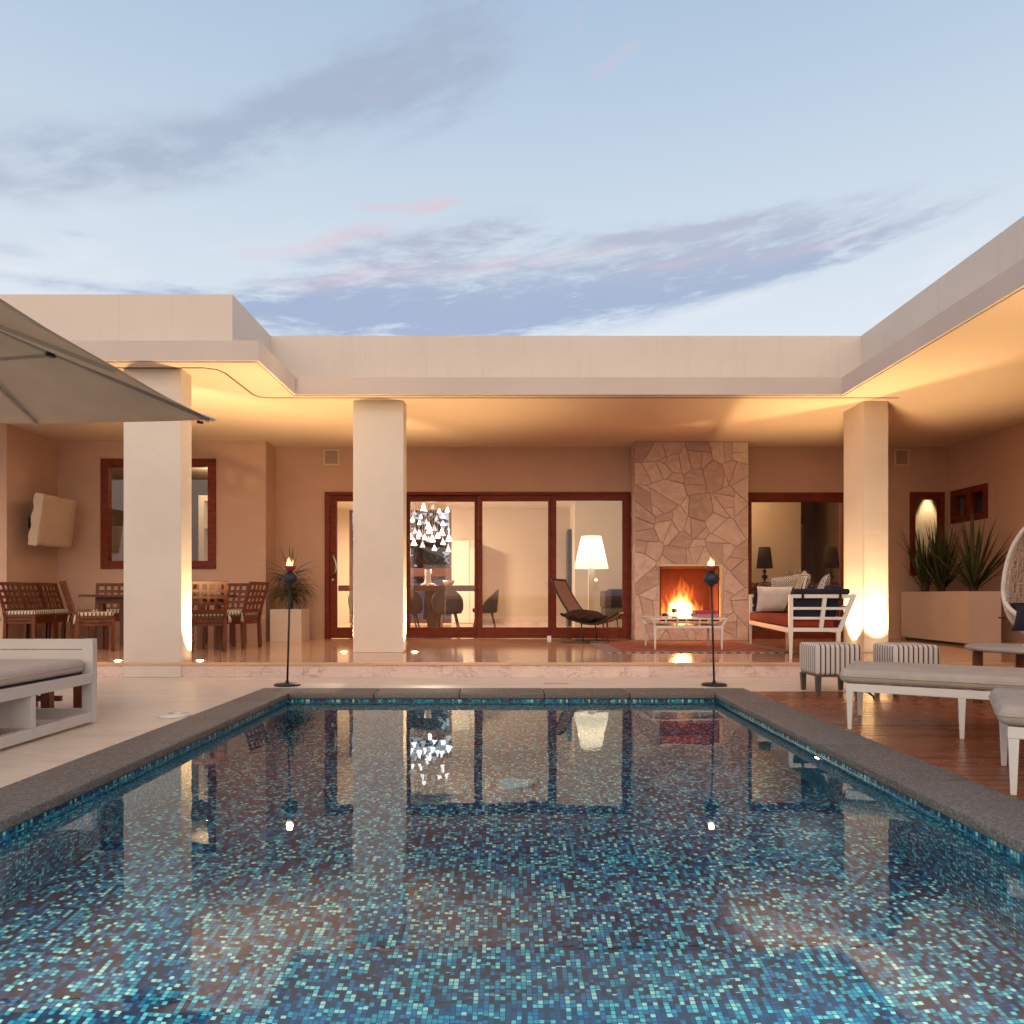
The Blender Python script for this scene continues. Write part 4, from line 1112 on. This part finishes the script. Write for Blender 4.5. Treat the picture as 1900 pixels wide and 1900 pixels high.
pil('throw_pillow', 'white pillow with dark zigzag pattern behind the plain off white one on the sofa', (.44, 2.22, .79), (.2, .03, .03), (0, -.06, .21), (-.3, -.9, .2), .06, 'pattern', 2)
pil('throw_pillow', 'black and white striped pillow leaning on the middle of the sofa back', (.44, 1.25, .83), (.02, .22, .04), (.07, -.02, .19), (-.95, 0, .3), .06, 'cushion', 3)
pil('throw_pillow', 'white patterned pillow at the near end of the sofa back', (.50, .52, .80), (.05, .22, 0), (.07, 0, .18), (-.95, -.2, .3), .06, 'pattern', 4)

# ---- striped poufs
def make_pouf():
    t = thing('pouf', 'x', 'stool', (0, 0, 0), 0, 'striped stools by the deck')
    MB().box(-.208, .208, -.20, .20, .175, .452).build('seat', 'pouf', t, bevel=.032, seg=4)
    MB().box(-.19, .19, -.18, .18, .160, .178).build('base_board', 'grey_leg', t)
    for sx in (-1, 1):
        for sy in (-1, 1): MB().taper((sx * .175, sy * .165, 0), (sx * .178, sy * .168, .165), .034, .046).build('leg', 'grey_leg', t)
    return t
pf = make_pouf()
place(pf, (2.935, 6.70, 0), .0, 'black and white striped square stool standing beside the torch at the deck corner')
pf2 = copy_tree(pf); place(pf2, (3.59, 6.62, 0), .0, 'black and white striped square stool half hidden behind the long lounger cushion')

# ---- loungers
def loop(x0, x1, y0, y1, z, r):
    pts = []
    for cx_, cy_, a0 in ((x1 - r, y1 - r, 0), (x0 + r, y1 - r, 90), (x0 + r, y0 + r, 180), (x1 - r, y0 + r, 270)):
        pts += [Vector((cx_ + r * math.cos(R(a0 + k * 22.5)), cy_ + r * math.sin(R(a0 + k * 22.5)), z)) for k in range(5)]
    return pts
def make_lounger():
    t = thing('sun_lounger', 'x', 'sun lounger', (0, 0, 0), 0, 'white sun loungers on the wooden deck')
    L, W = 1.95, .66           # x along the length, y along the width; origin at the outer front leg
    b = MB(); ring(b, -.02, L, -.02, W + .02, .255, .308, .042)
    for i in range(12): b.box(.1 + i * .15, .16 + i * .15, .0225, W - .0225, .285, .300)
    b.build('frame', 'white_metal', t, bevel=.003)
    for x in (.003, .64, 1.28, L - .03):
        for y in (.003, W - .003): MB().taper((x, y, 0), (x, y, .2545), .024, .042).build('leg', 'white_metal', t, bevel=.002)
    b = MB().box(-.06, 1.32, -.045, W + .045, .312, .405); mt_ = b.build('mattress', 'grey_fabric', t, bevel=.042, seg=5)
    MB().tube(loop(-.0605, 1.3205, -.0455, W + .0455, .358, .05), .0055, 6, True).build('piping', 'grey_fabric', mt_)
    b = MB().obox((1.62, W / 2, .48), Vector((.29, 0, .13)), (0, W / 2 + .04, 0), Vector((-.016, 0, .04))); b.build('back_cushion', 'grey_fabric', t, bevel=.038, seg=5)
    MB().bar((1.30, W / 2, .31), (1.92, W / 2, .56), W * .9, .02, (0, 0, 1)).build('backrest_frame', 'white_metal', t)
    MB().tube([(1.75, .06, .30), (1.78, .06, .48)], .01, 8).tube([(1.75, W - .06, .30), (1.78, W - .06, .48)], .01, 8).build('backrest_stay', 'black', t)
    MB().bar((.10, .05, .255), (.14, .05, .225), .02, .012).bar((.14, .05, .228), (.145, .05, .20), .02, .01).build('clip', 'black', t)
    return t
LA = R(-31)
lg = make_lounger(); place(lg, (2.26, 4.86, 0), LA, 'white framed sun lounger with taupe mattress, in front of the striped stools')
l2 = copy_tree(lg); place(l2, (2.255, 3.27, 0), LA, 'white framed sun lounger cut off by the picture edge, nearest of the two')

# ---- round side table
TX, TY = 4.24, 5.95
t = thing('round_table', 'round grey topped side table with chunky teak legs on the deck', 'table', (TX, TY, 0))
MB().lathe((TX, TY, .437), [(.43, 0), (.448, .008), (.45, .03), (.44, .036), (.0001, .036)], 48).build('tabletop', 'concrete', t)
for k in range(4):
    a = PI / 4 + k * PI / 2 + .35
    x, y = TX + .36 * math.cos(a), TY + .36 * math.sin(a)
    MB().obox((x, y, .218), Vector((math.cos(a), math.sin(a), 0)) * .035, Vector((-math.sin(a), math.cos(a), 0)) * .035, (0, 0, .218)).build('leg', 'teak', t, bevel=.004)
b = MB()
for k in range(2):
    a = PI / 4 + k * PI / 2 + .35; dv = Vector((math.cos(a), math.sin(a), 0)) * .325
    c = Vector((TX, TY, .10 + .041 * k)); b.bar(c - dv, c + dv, .05, .04)
b.build('stretcher', 'teak', t)
t = thing('candle_holder', 'tiny white candle holder on the round grey side table', 'candle', (4.14, 5.85, .474))
MB().lathe((4.14, 5.85, .4735), [(.016, 0), (.016, .025), (.012, .03), (.012, .012), (.0001, .012)], 20).build('cup', 'china', t)

# ---- hanging egg chair
EG = thing('hanging_chair', 'white wicker hanging egg chair with navy cushion at the right edge of the terrace', 'hanging chair', (5.32, 7.0, .5))
ec = Vector((5.33, 7.0, .87))
def egg(u, v):                 # u azimuth, v from bottom to top
    th = PI * v; a = 2 * PI * u
    r = .50 * math.sin(th) ** .85
    z = -math.cos(th); z = z * (.87 if z > 0 else .45)
    return Vector((r * math.cos(a), r * math.sin(a) * .95, z))
random.seed(4); b = MB(); NU, NV = 76, 58
op = Vector((-.05, -1, 0)).normalized()
cells = {}
for j in range(NV + 1):
    for i in range(NU):
        jit = (random.uniform(-.35, .35) / NU, random.uniform(-.35, .35) / NV if 0 < j < NV else 0)
        cells[i, j] = len(b.v); b.v.append(ec + egg(i / NU + jit[0], min(1, max(0, j / NV + jit[1]))))
def inopen(c):
    q = c - ec
    return q.y < -.10 and (q.x / .42) ** 2 + ((q.z - .10) / (.68 if q.z > .10 else .30)) ** 2 < 1
for j in range(1, NV - 1):
    for i in range(NU):
        f = [cells[i, j], cells[(i + 1) % NU, j], cells[(i + 1) % NU, j + 1], cells[i, j + 1]]
        if not inopen(sum((b.v[k] for k in f), Vector()) / 4):
            b.f.append(f); b.sm.append(False); b.mi.append(0)
b.build('wicker_shell', 'wicker', EG, wire=.013)
rimp = []
for k in range(48):
    a = 2 * PI * k / 48; x = .43 * math.cos(a); z = .10 + (.69 if math.sin(a) > 0 else .31) * math.sin(a)
    zz = z / (.87 if z > 0 else .45); rr = .5 * max(.05, 1 - zz * zz) ** .425
    y = -.95 * math.sqrt(max(.0004, rr * rr - x * x))
    rimp.append(ec + Vector((x, min(y, -.10), z)))
MB().tube(rimp, .022, 10, True).build('rim', 'white_metal', EG)
ribp = [ec + egg(.5 - .002, .03 + .94 * k / 30) * 1.02 for k in range(31)]
MB().tube(ribp, .014, 8).build('hoop', 'white_metal', EG)
MB().tube([ec + Vector((0, 0, .86)), ec + Vector((0, 0, 1.2)), Vector((5.33, 7.0, CE))], .012, 8).build('rope', 'rope', EG)
b = MB()
def cush(u, v):
    th = PI * (0.10 + .355 * v); a = 2 * PI * u
    q = egg(u, 0.10 + .355 * v); return ec + Vector((q.x * .93, q.y * .90, q.z * .93))
b.grid(cush, 40, 10); b._add([ec + Vector((.44 * math.cos(2 * PI * k / 40), .42 * math.sin(2 * PI * k / 40), -.055)) for k in range(40)], [list(range(40))])
b.build('cushion', 'navy', EG)
MB().pillow(ec + Vector((0, .24, .13)), (.28, 0, 0), (0, .06, .22), (0, -1, .2), .08, 12, 6).build('back_pillow', 'navy', EG)
MB().pillow(ec + Vector((0, -.44, -.20)), (.24, 0, 0), (0, .05, .12), (0, -1, .3), .06, 12, 8).build('lip_cushion', 'navy', EG)
EG.rotation_euler = (0, 0, R(-60))
MB().obox(ec + Vector((-.40, -.33, -.20)), (.03, 0, 0), (0, .006, 0), (0, 0, .006)).build('tie', 'black_fabric', EG)

# ================================================================== INSIDE
t = thing('floor_lamp', 'large lit floor lamp with white tapered shade behind the right glass panel', 'lamp', (1.655, 15, FZ))
MB().box(1.595, 1.715, 14.94, 15.06, FZ + .03, 1.5).build('post', 'white_room', t)
MB().box(1.5, 1.81, 14.85, 15.15, FZ, FZ + .03).build('base', 'white_room', t)
MB().lathe((1.655, 15, 0), [(.355, 1.433), (.352, 1.45), (.208, 2.09), (.205, 2.10)], 40).build('lamp_shade', 'shade_glow', t)
t = thing('grey_armchair', 'grey upholstered armchair beside the lit floor lamp indoors', 'armchair', (2.35, 15.6, FZ))
MB().box(1.98, 2.75, 15.3, 16.05, FZ + .22, .62).build('seat', 'chairshell', t, bevel=.03, seg=3)
MB().box(1.96, 2.12, 15.28, 16.05, .62, .98).build('arm', 'chairshell', t, bevel=.03, seg=3)
MB().box(2.12, 2.75, 15.9, 16.06, .62, 1.02).build('backrest', 'chairshell', t, bevel=.03, seg=3)
MB().box(2.13, 2.7, 15.25, 15.9, .93, 1.01).build('throw', 'black_fabric', t, bevel=.02)
for x in (2.03, 2.68):
    for y in (15.35, 16.0): MB().taper((x, y, FZ), (x, y, FZ + .22), .03, .05).build('leg', 'walnut', t)
pn = MB().box(1.36, 1.44, 17.3, 17.9, FZ, 2.45).build('tall_screen', 'black', None); tag(pn, 'narrow tall black screen standing beside the lit wall indoors', 'screen')
# indoor dining table
t = thing('indoor_table', 'brown dining table under the chandelier behind the glass', 'table', (-1.9, 14.4, FZ))
MB().box(-3.3, -.70, 13.9, 14.9, .965, 1.075).build('tabletop', 'walnut', t, bevel=.004)
for x in (-2.95, -1.50): MB().prism([(x - .13, 14.15), (x + .13, 14.15), (x + .13, 14.65), (x - .13, 14.65)], FZ, .964).build('leg', 'walnut', t)
def make_shell():
    t = thing('shell_chair', 'x', 'chair', (0, 0, 0), 0, 'grey shell chairs at the indoor table')
    def sh(u, v):
        a = -PI * .15 + PI * 1.3 * u - 0.0    # wraps round the back
        top = .44 + .40 * max(0., math.sin(max(0, min(1, (u - .06) / .88)) * PI)) ** .75
        z = .38 + (top - .38) * v
        r = .25 + .04 * v
        return Vector((r * math.cos(a + PI), r * math.sin(a + PI) * .95, z))
    MB().grid(sh, 30, 10).build('shell', 'chairshell', t, solid=.02)
    MB().lathe((0, 0, .37), [(.20, 0), (.24, .03), (.235, .09), (.0001, .10)], 30).build('seat', 'chairshell', t)
    for sx in (-1, 1):
        for sy in (-1, 1): MB().tube([(sx * .23, sy * .23, 0), (sx * .14, sy * .14, .39)], [.013, .02], 8).build('leg', 'walnut', t)
    return t
sc = make_shell()
place(sc, (-1.19, 13.65, FZ), 0, 'grey shell chair with its rounded back to the glass, fully visible at the indoor table')
place(copy_tree(sc), (-1.95, 13.65, FZ), 0, 'grey shell chair cut off by the column edge at the indoor table')
place(copy_tree(sc), (-.52, 14.35, FZ), R(90), 'grey shell chair at the end of the indoor table, seen from the side')
place(copy_tree(sc), (-2.75, 13.65, FZ), 0, 'grey shell chair hidden behind the column at the indoor table')
t = thing('vase', 'tall white flared vase on the indoor dining table', 'vase', (-1.63, 14.3, 1.075))
MB().lathe((-1.63, 14.3, 1.076), [(.15, 0), (.14, .03), (.075, .06), (.06, .14), (.065, .31), (.06, .31), (.05, .1), (.0001, .08)], 32).build('body', 'china', t)
t = thing('bowl', 'white bowl on the indoor dining table right of the vase', 'bowl', (-1.22, 14.3, 1.075))
MB().lathe((-1.22, 14.3, 1.076), [(.05, 0), (.10, .04), (.12, .10), (.112, .10), (.09, .045), (.0001, .03)], 32).build('body', 'china', t)
cb = thing('tall_cabinet', 'tall beige cupboard at the back of the dining room', 'cabinet', (-1.1, 17.6, FZ))
MB().box(-1.40, -.84, 17.35, 17.96, FZ, 2.19).build('body', 'beige_room', cb)
MB().box(-1.385, -.985, 17.33, 17.349, FZ + .06, 2.17).build('door', 'white_room', cb, bevel=.003)
MB().box(-.975, -.855, 17.33, 17.349, FZ + .06, 2.02).build('door', 'white_room', cb, bevel=.003)
# chandelier
t = thing('chandelier', 'chandelier of many small glowing glass cones hanging over the indoor table', 'chandelier', (-1.6, 14.35, 3.0))
MB().box(-2.0, -1.15, 14.0, 14.7, 2.99, 3.019).build('ceiling_plate', 'steel', t)
random.seed(15); pos = []
pix = [(769, 951), (784, 944), (781, 958), (791, 968), (795, 976), (786, 938), (790, 946), (815, 948), (830, 946), (810, 961), (822, 957), (822, 971), (770, 985), (778, 990), (797, 984), (806, 980), (820, 988), (833, 999), (795, 1000), (802, 1000), (768, 1007), (784, 1011), (822, 1006), (806, 1017), (832, 1019), (762, 996), (788, 997), (776, 996), (812, 994), (765, 965), (803, 940), (778, 970)]
for k, (px, py) in enumerate(pix):
    Y = 14.05 + .6 * random.random()
    q = at(px, py, Y); s = random.uniform(.85, 1.15) * (.046 if py < 975 else .058)
    pd = MB().lathe(q - Vector((0, 0, s * .9)), [(s * .8, 0), (s, s * .06), (s * .93, s * .3), (s * .30, s * 1.75), (s * .26, s * 1.9)], 14).build('pendant', 'pendant_glow' if k % 3 else 'pendant_dim', t)
    MB().lathe(q + Vector((0, 0, s * 1.0)), [(s * .3, 0), (s * .2, s * .5), (s * .06, s * .6)], 10).build('cap', 'steel', pd)
    MB().tube([q + Vector((0, 0, s * 1.5)), (q.x, q.y, 2.99)], .004, 5).build('cord', 'steel', pd)
# bedroom side
t = thing('console_table', 'low console with a woven gold band under the two black lamps indoors', 'console', (5.1, 13.3, FZ))
MB().box(4.1, 6.2, 13.05, 13.5, FZ, 1.02).build('cabinet', 'teak_dark', t)
MB().box(4.1, 6.2, 13.03, 13.52, 1.021, 1.11).build('woven_band', 'basket', t)
def blamp(x, y, z, lb):
    t = thing('table_lamp', lb, 'lamp', (x, y, z), 0, 'black table lamps on the console')
    MB().lathe((x, y, z + .001), [(.075, 0), (.075, .012), (.015, .02), (.012, .05), (.03, .065), (.05, .10), (.055, .115), (.05, .13), (.018, .155), (.014, .17), (.03, .19), (.036, .21), (.03, .23), (.01, .25), (.01, .30)], 24).build('stem', 'black', t)
    MB().lathe((x, y, z), [(.142, .265), (.10, .65)], 32).build('lamp_shade', 'black_fabric', t, solid=.004)
blamp(4.62, 13.25, 1.11, 'black shaded table lamp with beaded black stem against the warm beige wall')
blamp(5.83, 13.25, 1.11, 'black shaded table lamp with beaded black stem in the dark half of the room')
t = thing('flower_arrangement', 'glass jar of pale dried flowers on the indoor console', 'flowers', (5.2, 13.2, 1.11))
MB().lathe((5.16, 13.2, 1.111), [(.09, 0), (.11, .05), (.11, .22), (.105, .22), (.1, .03), (.0001, .02)], 28).build('jar', 'glass', t)
random.seed(2); b = MB()
for i in range(26): b.blade((5.16, 13.2, 1.13), random.uniform(0, 2 * PI), random.uniform(.5, 1.5), random.uniform(.18, .34), .03, random.uniform(0, .8), 5)
b.build('stems', 'white_fabric', t)
pf_ = thing('framed_picture', 'framed dark picture in the dim recess behind the second black lamp', 'picture', (6.3, 16.45, 1.5))
MB().box(6.06, 6.62, 16.46, 16.499, .9, 2.5).build('frame', 'beige_room', pf_)
MB().box(6.12, 6.56, 16.45, 16.459, .98, 2.42).build('canvas', 'dark_room', pf_)
# kitchen seen through the left window
t = thing('kitchen_cupboard', 'beige kitchen cupboard with drawers seen through the left window', 'cupboard', (-7.0, 13.6, FZ))
MB().box(-7.38, -6.6, 13.3, 14.0, FZ, 2.15).build('body', 'beige_room', t)
for k in range(4): MB().box(-7.36, -6.62, 13.28, 13.299, .7 + k * .36, 1.04 + k * .36).build('drawer', 'cover', t, bevel=.004)
t = thing('kitchen_shelves', 'tall white kitchen shelf unit seen through the right half of the left window', 'shelf', (-5.3, 13.6, FZ))
MB().box(-5.67, -5.57, 13.2, 13.8, FZ, 2.7).box(-4.9, -4.8, 13.2, 13.8, FZ, 2.7).box(-5.569, -4.901, 13.2, 13.8, 2.6, 2.7).build('carcass', 'white_room', t)
for z in (.9, 1.5, 2.1): MB().box(-5.569, -4.901, 13.22, 13.78, z, z + .03).build('shelf', 'white_room', t)
MB().box(-5.569, -4.901, 13.76, 13.79, FZ, 2.59).build('back_panel', 'dark_room', t)
# garden beyond the back window
gw2 = MB().box(-9, 4, 23, 23.2, -.06, 1.75).build('garden_wall', 'purple_wall', None); tag(gw2, 'dusky purple garden wall seen through the back window', 'wall')
gw3 = thing('neighbour_house', 'dusky purple neighbouring house beyond the garden wall', 'house', (-1.2, 28, 0))
MB().box(-2.2, 6, 28, 34, -.06, 2.9).build('wall', 'purple_wall', gw3)
MB().box(-1.9, -1.5, 27.98, 27.999, 1.6, 2.3).build('window', 'dark_glass', gw3)
def tree(x, y, h, r, seed, lb):
    t = thing('garden_tree', lb, 'tree', (x, y, -.06), 0, 'trees in the back garden')
    MB().tube([(x, y, -.06), (x + .05, y, h * .4), (x - .03, y, h * .75)], [.12, .09, .05], 8).build('trunk', 'bark', t)
    random.seed(seed); b = MB()
    for i in range(700):
        q = Vector((random.gauss(0, 1), random.gauss(0, 1), random.gauss(0, 1)))
        if q.length > 1.8: continue
        c = Vector((x, y, h * .7)) + Vector((q.x * r * .55, q.y * r * .55, q.z * h * .2))
        d = Vector((random.uniform(-1, 1), random.uniform(-1, 1), random.uniform(-.6, .6))).normalized(); e = d.orthogonal().normalized()
        L, w = random.uniform(.14, .3), random.uniform(.05, .1)
        b._add([c - e * w, c + d * L, c + e * w, c - d * L], [(0, 1, 2, 3)])
    b.build('crown', 'foliage', t)
tree(-3.9, 20.6, 2.9, 1.0, 31, 'dark bushy garden tree behind the left half of the back window')
tree(-2.45, 21.2, 3.2, .8, 32, 'dark garden tree seen behind the chandelier')

# ================================================================== LIGHT
def lamp(name, typ, loc, energy, col, **kw):
    l = bpy.data.lights.new(name, typ); l.energy = energy; l.color = col
    for k, v in kw.items(): setattr(l, k, v)
    o = bpy.data.objects.new(name, l); COL.objects.link(o); o.location = loc
    return o
WARM = (1, .66, .31)
def aim(o, d): o.rotation_euler = Vector(d).to_track_quat('-Z', 'Y').to_euler()
UPE = 400
for i, ((x, y), lb) in enumerate(UP):
    o = lamp('uplight_lamp', 'SPOT', (x, y, FZ + .03), UPE, WARM, spot_size=R(96), spot_blend=1., shadow_soft_size=.03)
    aim(o, (0, -.06, 1) if i != 1 else (-.1, .3, 1))
o = lamp('uplight_lamp', 'SPOT', (4.33, 4.3, .06), UPE * .85, WARM, spot_size=R(104), spot_blend=1., shadow_soft_size=.035); aim(o, (0, 0, 1))
o = lamp('uplight_lamp', 'SPOT', (4.63, 4.75, .06), UPE * .85, WARM, spot_size=R(104), spot_blend=1., shadow_soft_size=.035); aim(o, (0, 0, 1))
lamp('fire_lamp', 'POINT', (2.8, 11.92, .64), 70, (1, .36, .10), shadow_soft_size=.15)
lamp('torch_lamp', 'POINT', (-2.185, 7.19, 1.24), 5, (1, .55, .2), shadow_soft_size=.03)
lamp('torch_lamp', 'POINT', (1.982, 7.19, 1.24), 5, (1, .55, .2), shadow_soft_size=.03)
lamp('floor_lamp_bulb', 'POINT', (1.655, 15, 1.75), 60, (1, .76, .48), shadow_soft_size=.1)
lamp('chandelier_bulb', 'POINT', (-1.6, 14.35, 1.75), 75, (1, .82, .6), shadow_soft_size=.02)
o = lamp('room_fill', 'AREA', (-2.95, 15.6, 2.985), 260, (1, .78, .55), shape='DISK', size=.5); aim(o, (.15, 0, -1))  # added fill without a fixture, set where the column hides its reflection
cl_ = MB().lathe((.1, 15.6, 2.96), [(.40, .0), (.42, .059)], 40).build('ceiling_light', 'china', H)
MB().lathe((.1, 15.6, 2.954), [(.0001, 0), (.38, .0), (.38, .005)], 40).build('diffuser', 'diffuser', cl_)
lamp('bedroom_lamp', 'POINT', (4.2, 13.3, 2.8), 36, (1, .66, .36), shadow_soft_size=.1)
o = lamp('scallop_lamp', 'SPOT', (7.58, 13.10, 2.9), 90, (1, .74, .42), spot_size=R(46), spot_blend=.6, shadow_soft_size=.03); aim(o, (0, .12, -1))
lamp('kitchen_lamp', 'POINT', (-5.2, 12.6, 2.9), 22, (1, .70, .42), shadow_soft_size=.05)
for x_, y_, d_, e_ in ((X1 - .04, 4.42, (-1, -.2, -.35), 12), (X1 - .04, 1.9, (-1, .5, -.3), 80), (X0 + .04, 1.9, (1, .5, -.3), 80), (-1.2, Y0 + .04, (.1, 1, -.08), 88), (1.0, Y0 + .04, (-.1, 1, -.08), 88)):  # first is the wall light; the other four are added fill out of view
    o = lamp('pool_lamp_and_fill', 'SPOT', (x_, y_, -.22), e_, (.72, 1, 1), spot_size=R(170), spot_blend=1., shadow_soft_size=.06); aim(o, d_)
sun = lamp('sun', 'SUN', (0, -20, 20), .3, (1, .84, .72), angle=R(20)); aim(sun, (.25, 1, -.75))

# ---- sky
w = bpy.data.worlds.new('World'); S.world = w; w.use_nodes = True
w.node_tree.nodes.clear(); N = NT(w.node_tree)
D3 = N.n('ShaderNodeTexCoord').outputs['Generated']
dx, dy, dz = N.xyz(D3)
az = N.m('ARCTAN2', dx, dy); el = N.m('ARCSINE', dz)
sky = N.n('ShaderNodeTexSky', sky_type='NISHITA'); sky.sun_disc = False; sky.sun_elevation = R(4); sky.sun_rotation = R(194)
base = N.ramp(N.m('DIVIDE', el, 1.2, clamp=True), [(0, (.33, .48, .84)), (.12, (.46, .60, .87)), (.24, (.76, .81, .89)), (.36, (.64, .73, .83)), (.50, (.49, .61, .76)), (.66, (.35, .49, .68)), (1, (.24, .37, .58))])
n_w = N.noise(N.scale(N.comb(az, el, 0.), (1, 3, 1)), 3.0, 2, .5, 0, 'Color')
wv = N.v('MULTIPLY', N.v('SUBTRACT', n_w, (.5, .5, .5)), (.10, .05, 0))
ae = N.v('ADD', N.comb(az, el, 0.), wv)
ax_, ex_, _ = N.xyz(ae)
def blob(px, py, sx, sy, rot):
    p, q = (px - 948) / K, (1103 - py) / K
    a0, e0 = math.atan(p), math.atan(q / math.sqrt(1 + p * p)); c, s = math.cos(rot), math.sin(rot)
    sx /= K; sy /= K
    da = N.m('SUBTRACT', ax_, a0); de = N.m('SUBTRACT', ex_, e0)
    u = N.m('MULTIPLY_ADD', da, c / sx, N.m('MULTIPLY', de, s / sx)); v = N.m('MULTIPLY_ADD', da, -s / sy, N.m('MULTIPLY', de, c / sy))
    r2 = N.m('ADD', N.m('MULTIPLY', u, u), N.m('MULTIPLY', v, v))
    return N.m('EXPONENT', N.m('MULTIPLY', r2, -1.))
def field(blobs):
    tot = None
    for (a, *r) in blobs:
        g = N.m('MULTIPLY', blob(*r), a); tot = g if tot is None else N.m('ADD', tot, g)
    return tot
cl = N.comb(N.m('MULTIPLY_ADD', az, 1., N.m('MULTIPLY', el, .45)), N.m('MULTIPLY_ADD', el, 3.4, N.m('MULTIPLY', az, -1.0)), 0.)
f1 = N.noise(cl, 4.2, 9, .62, .25); f2 = N.noise(cl, 13, 6, .6, .2)
fb = N.m('MULTIPLY_ADD', f2, .35, N.m('MULTIPLY', f1, .75))
cl2 = N.comb(N.m('MULTIPLY_ADD', az, 1., N.m('MULTIPLY', el, .3)), N.m('MULTIPLY_ADD', el, 5., N.m('MULTIPLY', az, -.6)), 3.)
f3 = N.noise(cl2, 5, 8, .6, .3); fb3 = N.m('MULTIPLY_ADD', N.noise(cl2, 17, 6, .65, .3), .4, N.m('MULTIPLY', f3, .6))
grey = field([(1.25, 800, 110, 190, 85, .42), (1.0, 520, 205, 210, 55, .35), (.85, 230, 275, 200, 50, .12), (.75, 20, 325, 160, 36, .2), (.35, 1060, 160, 60, 40, .3), (.6, 40, 455, 50, 14, .05), (.45, 175, 433, 30, 8, .1)])
blue = field([(1.4, 850, 580, 450, 52, .10), (1.3, 1280, 510, 380, 40, .16), (.8, 1560, 460, 260, 18, .14), (1.0, 780, 475, 260, 50, .18), (.7, 1330, 425, 200, 14, .08), (.6, 1150, 440, 300, 22, .06), (.5, 500, 560, 200, 40, .1), (.5, 150, 520, 260, 14, .02)])
pink = field([(.7, 980, 500, 260, 12, .1), (.6, 1500, 455, 160, 10, .14), (.5, 720, 500, 160, 18, .15), (1.1, 800, 384, 70, 11, .1), (.7, 690, 388, 60, 9, .08), (.8, 650, 440, 130, 16, .22), (.5, 480, 458, 60, 16, .1), (.7, 1250, 495, 110, 9, .1), (.9, 1130, 130, 60, 9, .25), (.4, 1075, 60, 14, 50, .1), (.3, 1195, 98, 30, 8, .05), (.4, 690, 190, 50, 12, .1), (.45, 570, 520, 100, 20, .2)])
generic = N.m('MULTIPLY', N.sstep(f3, .52, .8), N.m('MULTIPLY', N.sstep(N.m('ABSOLUTE', az), .75, 1.2), .5))
mg = N.sstep(N.m('ADD', N.m('MULTIPLY', grey, .60), N.m('MULTIPLY', N.m('SUBTRACT', fb, .55), N.m('MULTIPLY_ADD', grey, 2.4, .05))), .10, .85)
mb = N.sstep(N.m('ADD', N.m('MULTIPLY', blue, .56), N.m('MULTIPLY', N.m('SUBTRACT', fb3, .5), N.m('MULTIPLY_ADD', blue, 3.0, .05))), .12, .85)
mp = N.sstep(N.m('MULTIPLY', pink, N.m('MULTIPLY_ADD', f2, 1.6, -.15)), .08, .9)
veil = N.m('MULTIPLY', N.sstep(el, .50, .30), N.sstep(N.m('ADD', f3, N.m('MULTIPLY', f2, .3)), .58, .85))
base = N.mix(N.m('MULTIPLY', veil, .75), base, (.82, .85, .90))
c = N.mix(N.m('MULTIPLY', mg, .72), base, (.37, .43, .57))
c = N.mix(N.m('MULTIPLY', mb, .84), c, N.mix(N.sstep(el, .36, .46), (.30, .39, .60), (.44, .47, .60)))
c = N.mix(N.m('MULTIPLY', mp, .6), c, (.80, .54, .60))
c = N.mix(generic, c, (.55, .52, .60))
# warm afterglow in the half of the sky behind the pool
glow = N.m('MULTIPLY', N.sstep(N.m('MULTIPLY', dy, -1.), .0, .7), N.m('MULTIPLY', N.sstep(el, 1.25, .35), N.sstep(el, .0, .25)))
c = N.mix(glow, c, (1.95, 1.52, 1.20))
c = N.mix(N.m('LESS_THAN', dz, -.002), c, (.10, .10, .09))
skyc = N.mix(1., c, N.mix(1., sky.outputs[0], (.03, .03, .03), 'MULTIPLY'), 'ADD')
bg = N.n('ShaderNodeBackground'); N.put(bg.inputs[0], skyc); bg.inputs[1].default_value = .95
wo_ = N.n('ShaderNodeOutputWorld'); N.t.links.new(bg.outputs[0], wo_.inputs[0])

# ---- camera and render settings
cam = bpy.data.cameras.new('camera'); co_ = bpy.data.objects.new('camera', cam); COL.objects.link(co_)
cam.sensor_width = 36; cam.lens = 36 * K / 1900; cam.shift_y = 153 / 1900; cam.shift_x = 2 / 1900
co_.location = (0, 0, CZ); co_.rotation_euler = (R(90), 0, 0); cam.clip_end = 1000; cam.clip_start = .05
S.camera = co_
S.render.engine = 'CYCLES'
S.view_settings.view_transform = 'Standard'; S.view_settings.look = 'None'; S.view_settings.exposure = 0; S.view_settings.gamma = 1
cy = S.cycles
cy.use_denoising = True; cy.max_bounces = 10; cy.adaptive_threshold = .02; cy.diffuse_bounces = 4; cy.glossy_bounces = 5; cy.transparent_max_bounces = 16; cy.transmission_bounces = 6
cy.caustics_reflective = False; cy.caustics_refractive = True; cy.sample_clamp_indirect = 6; cy.volume_bounces = 0
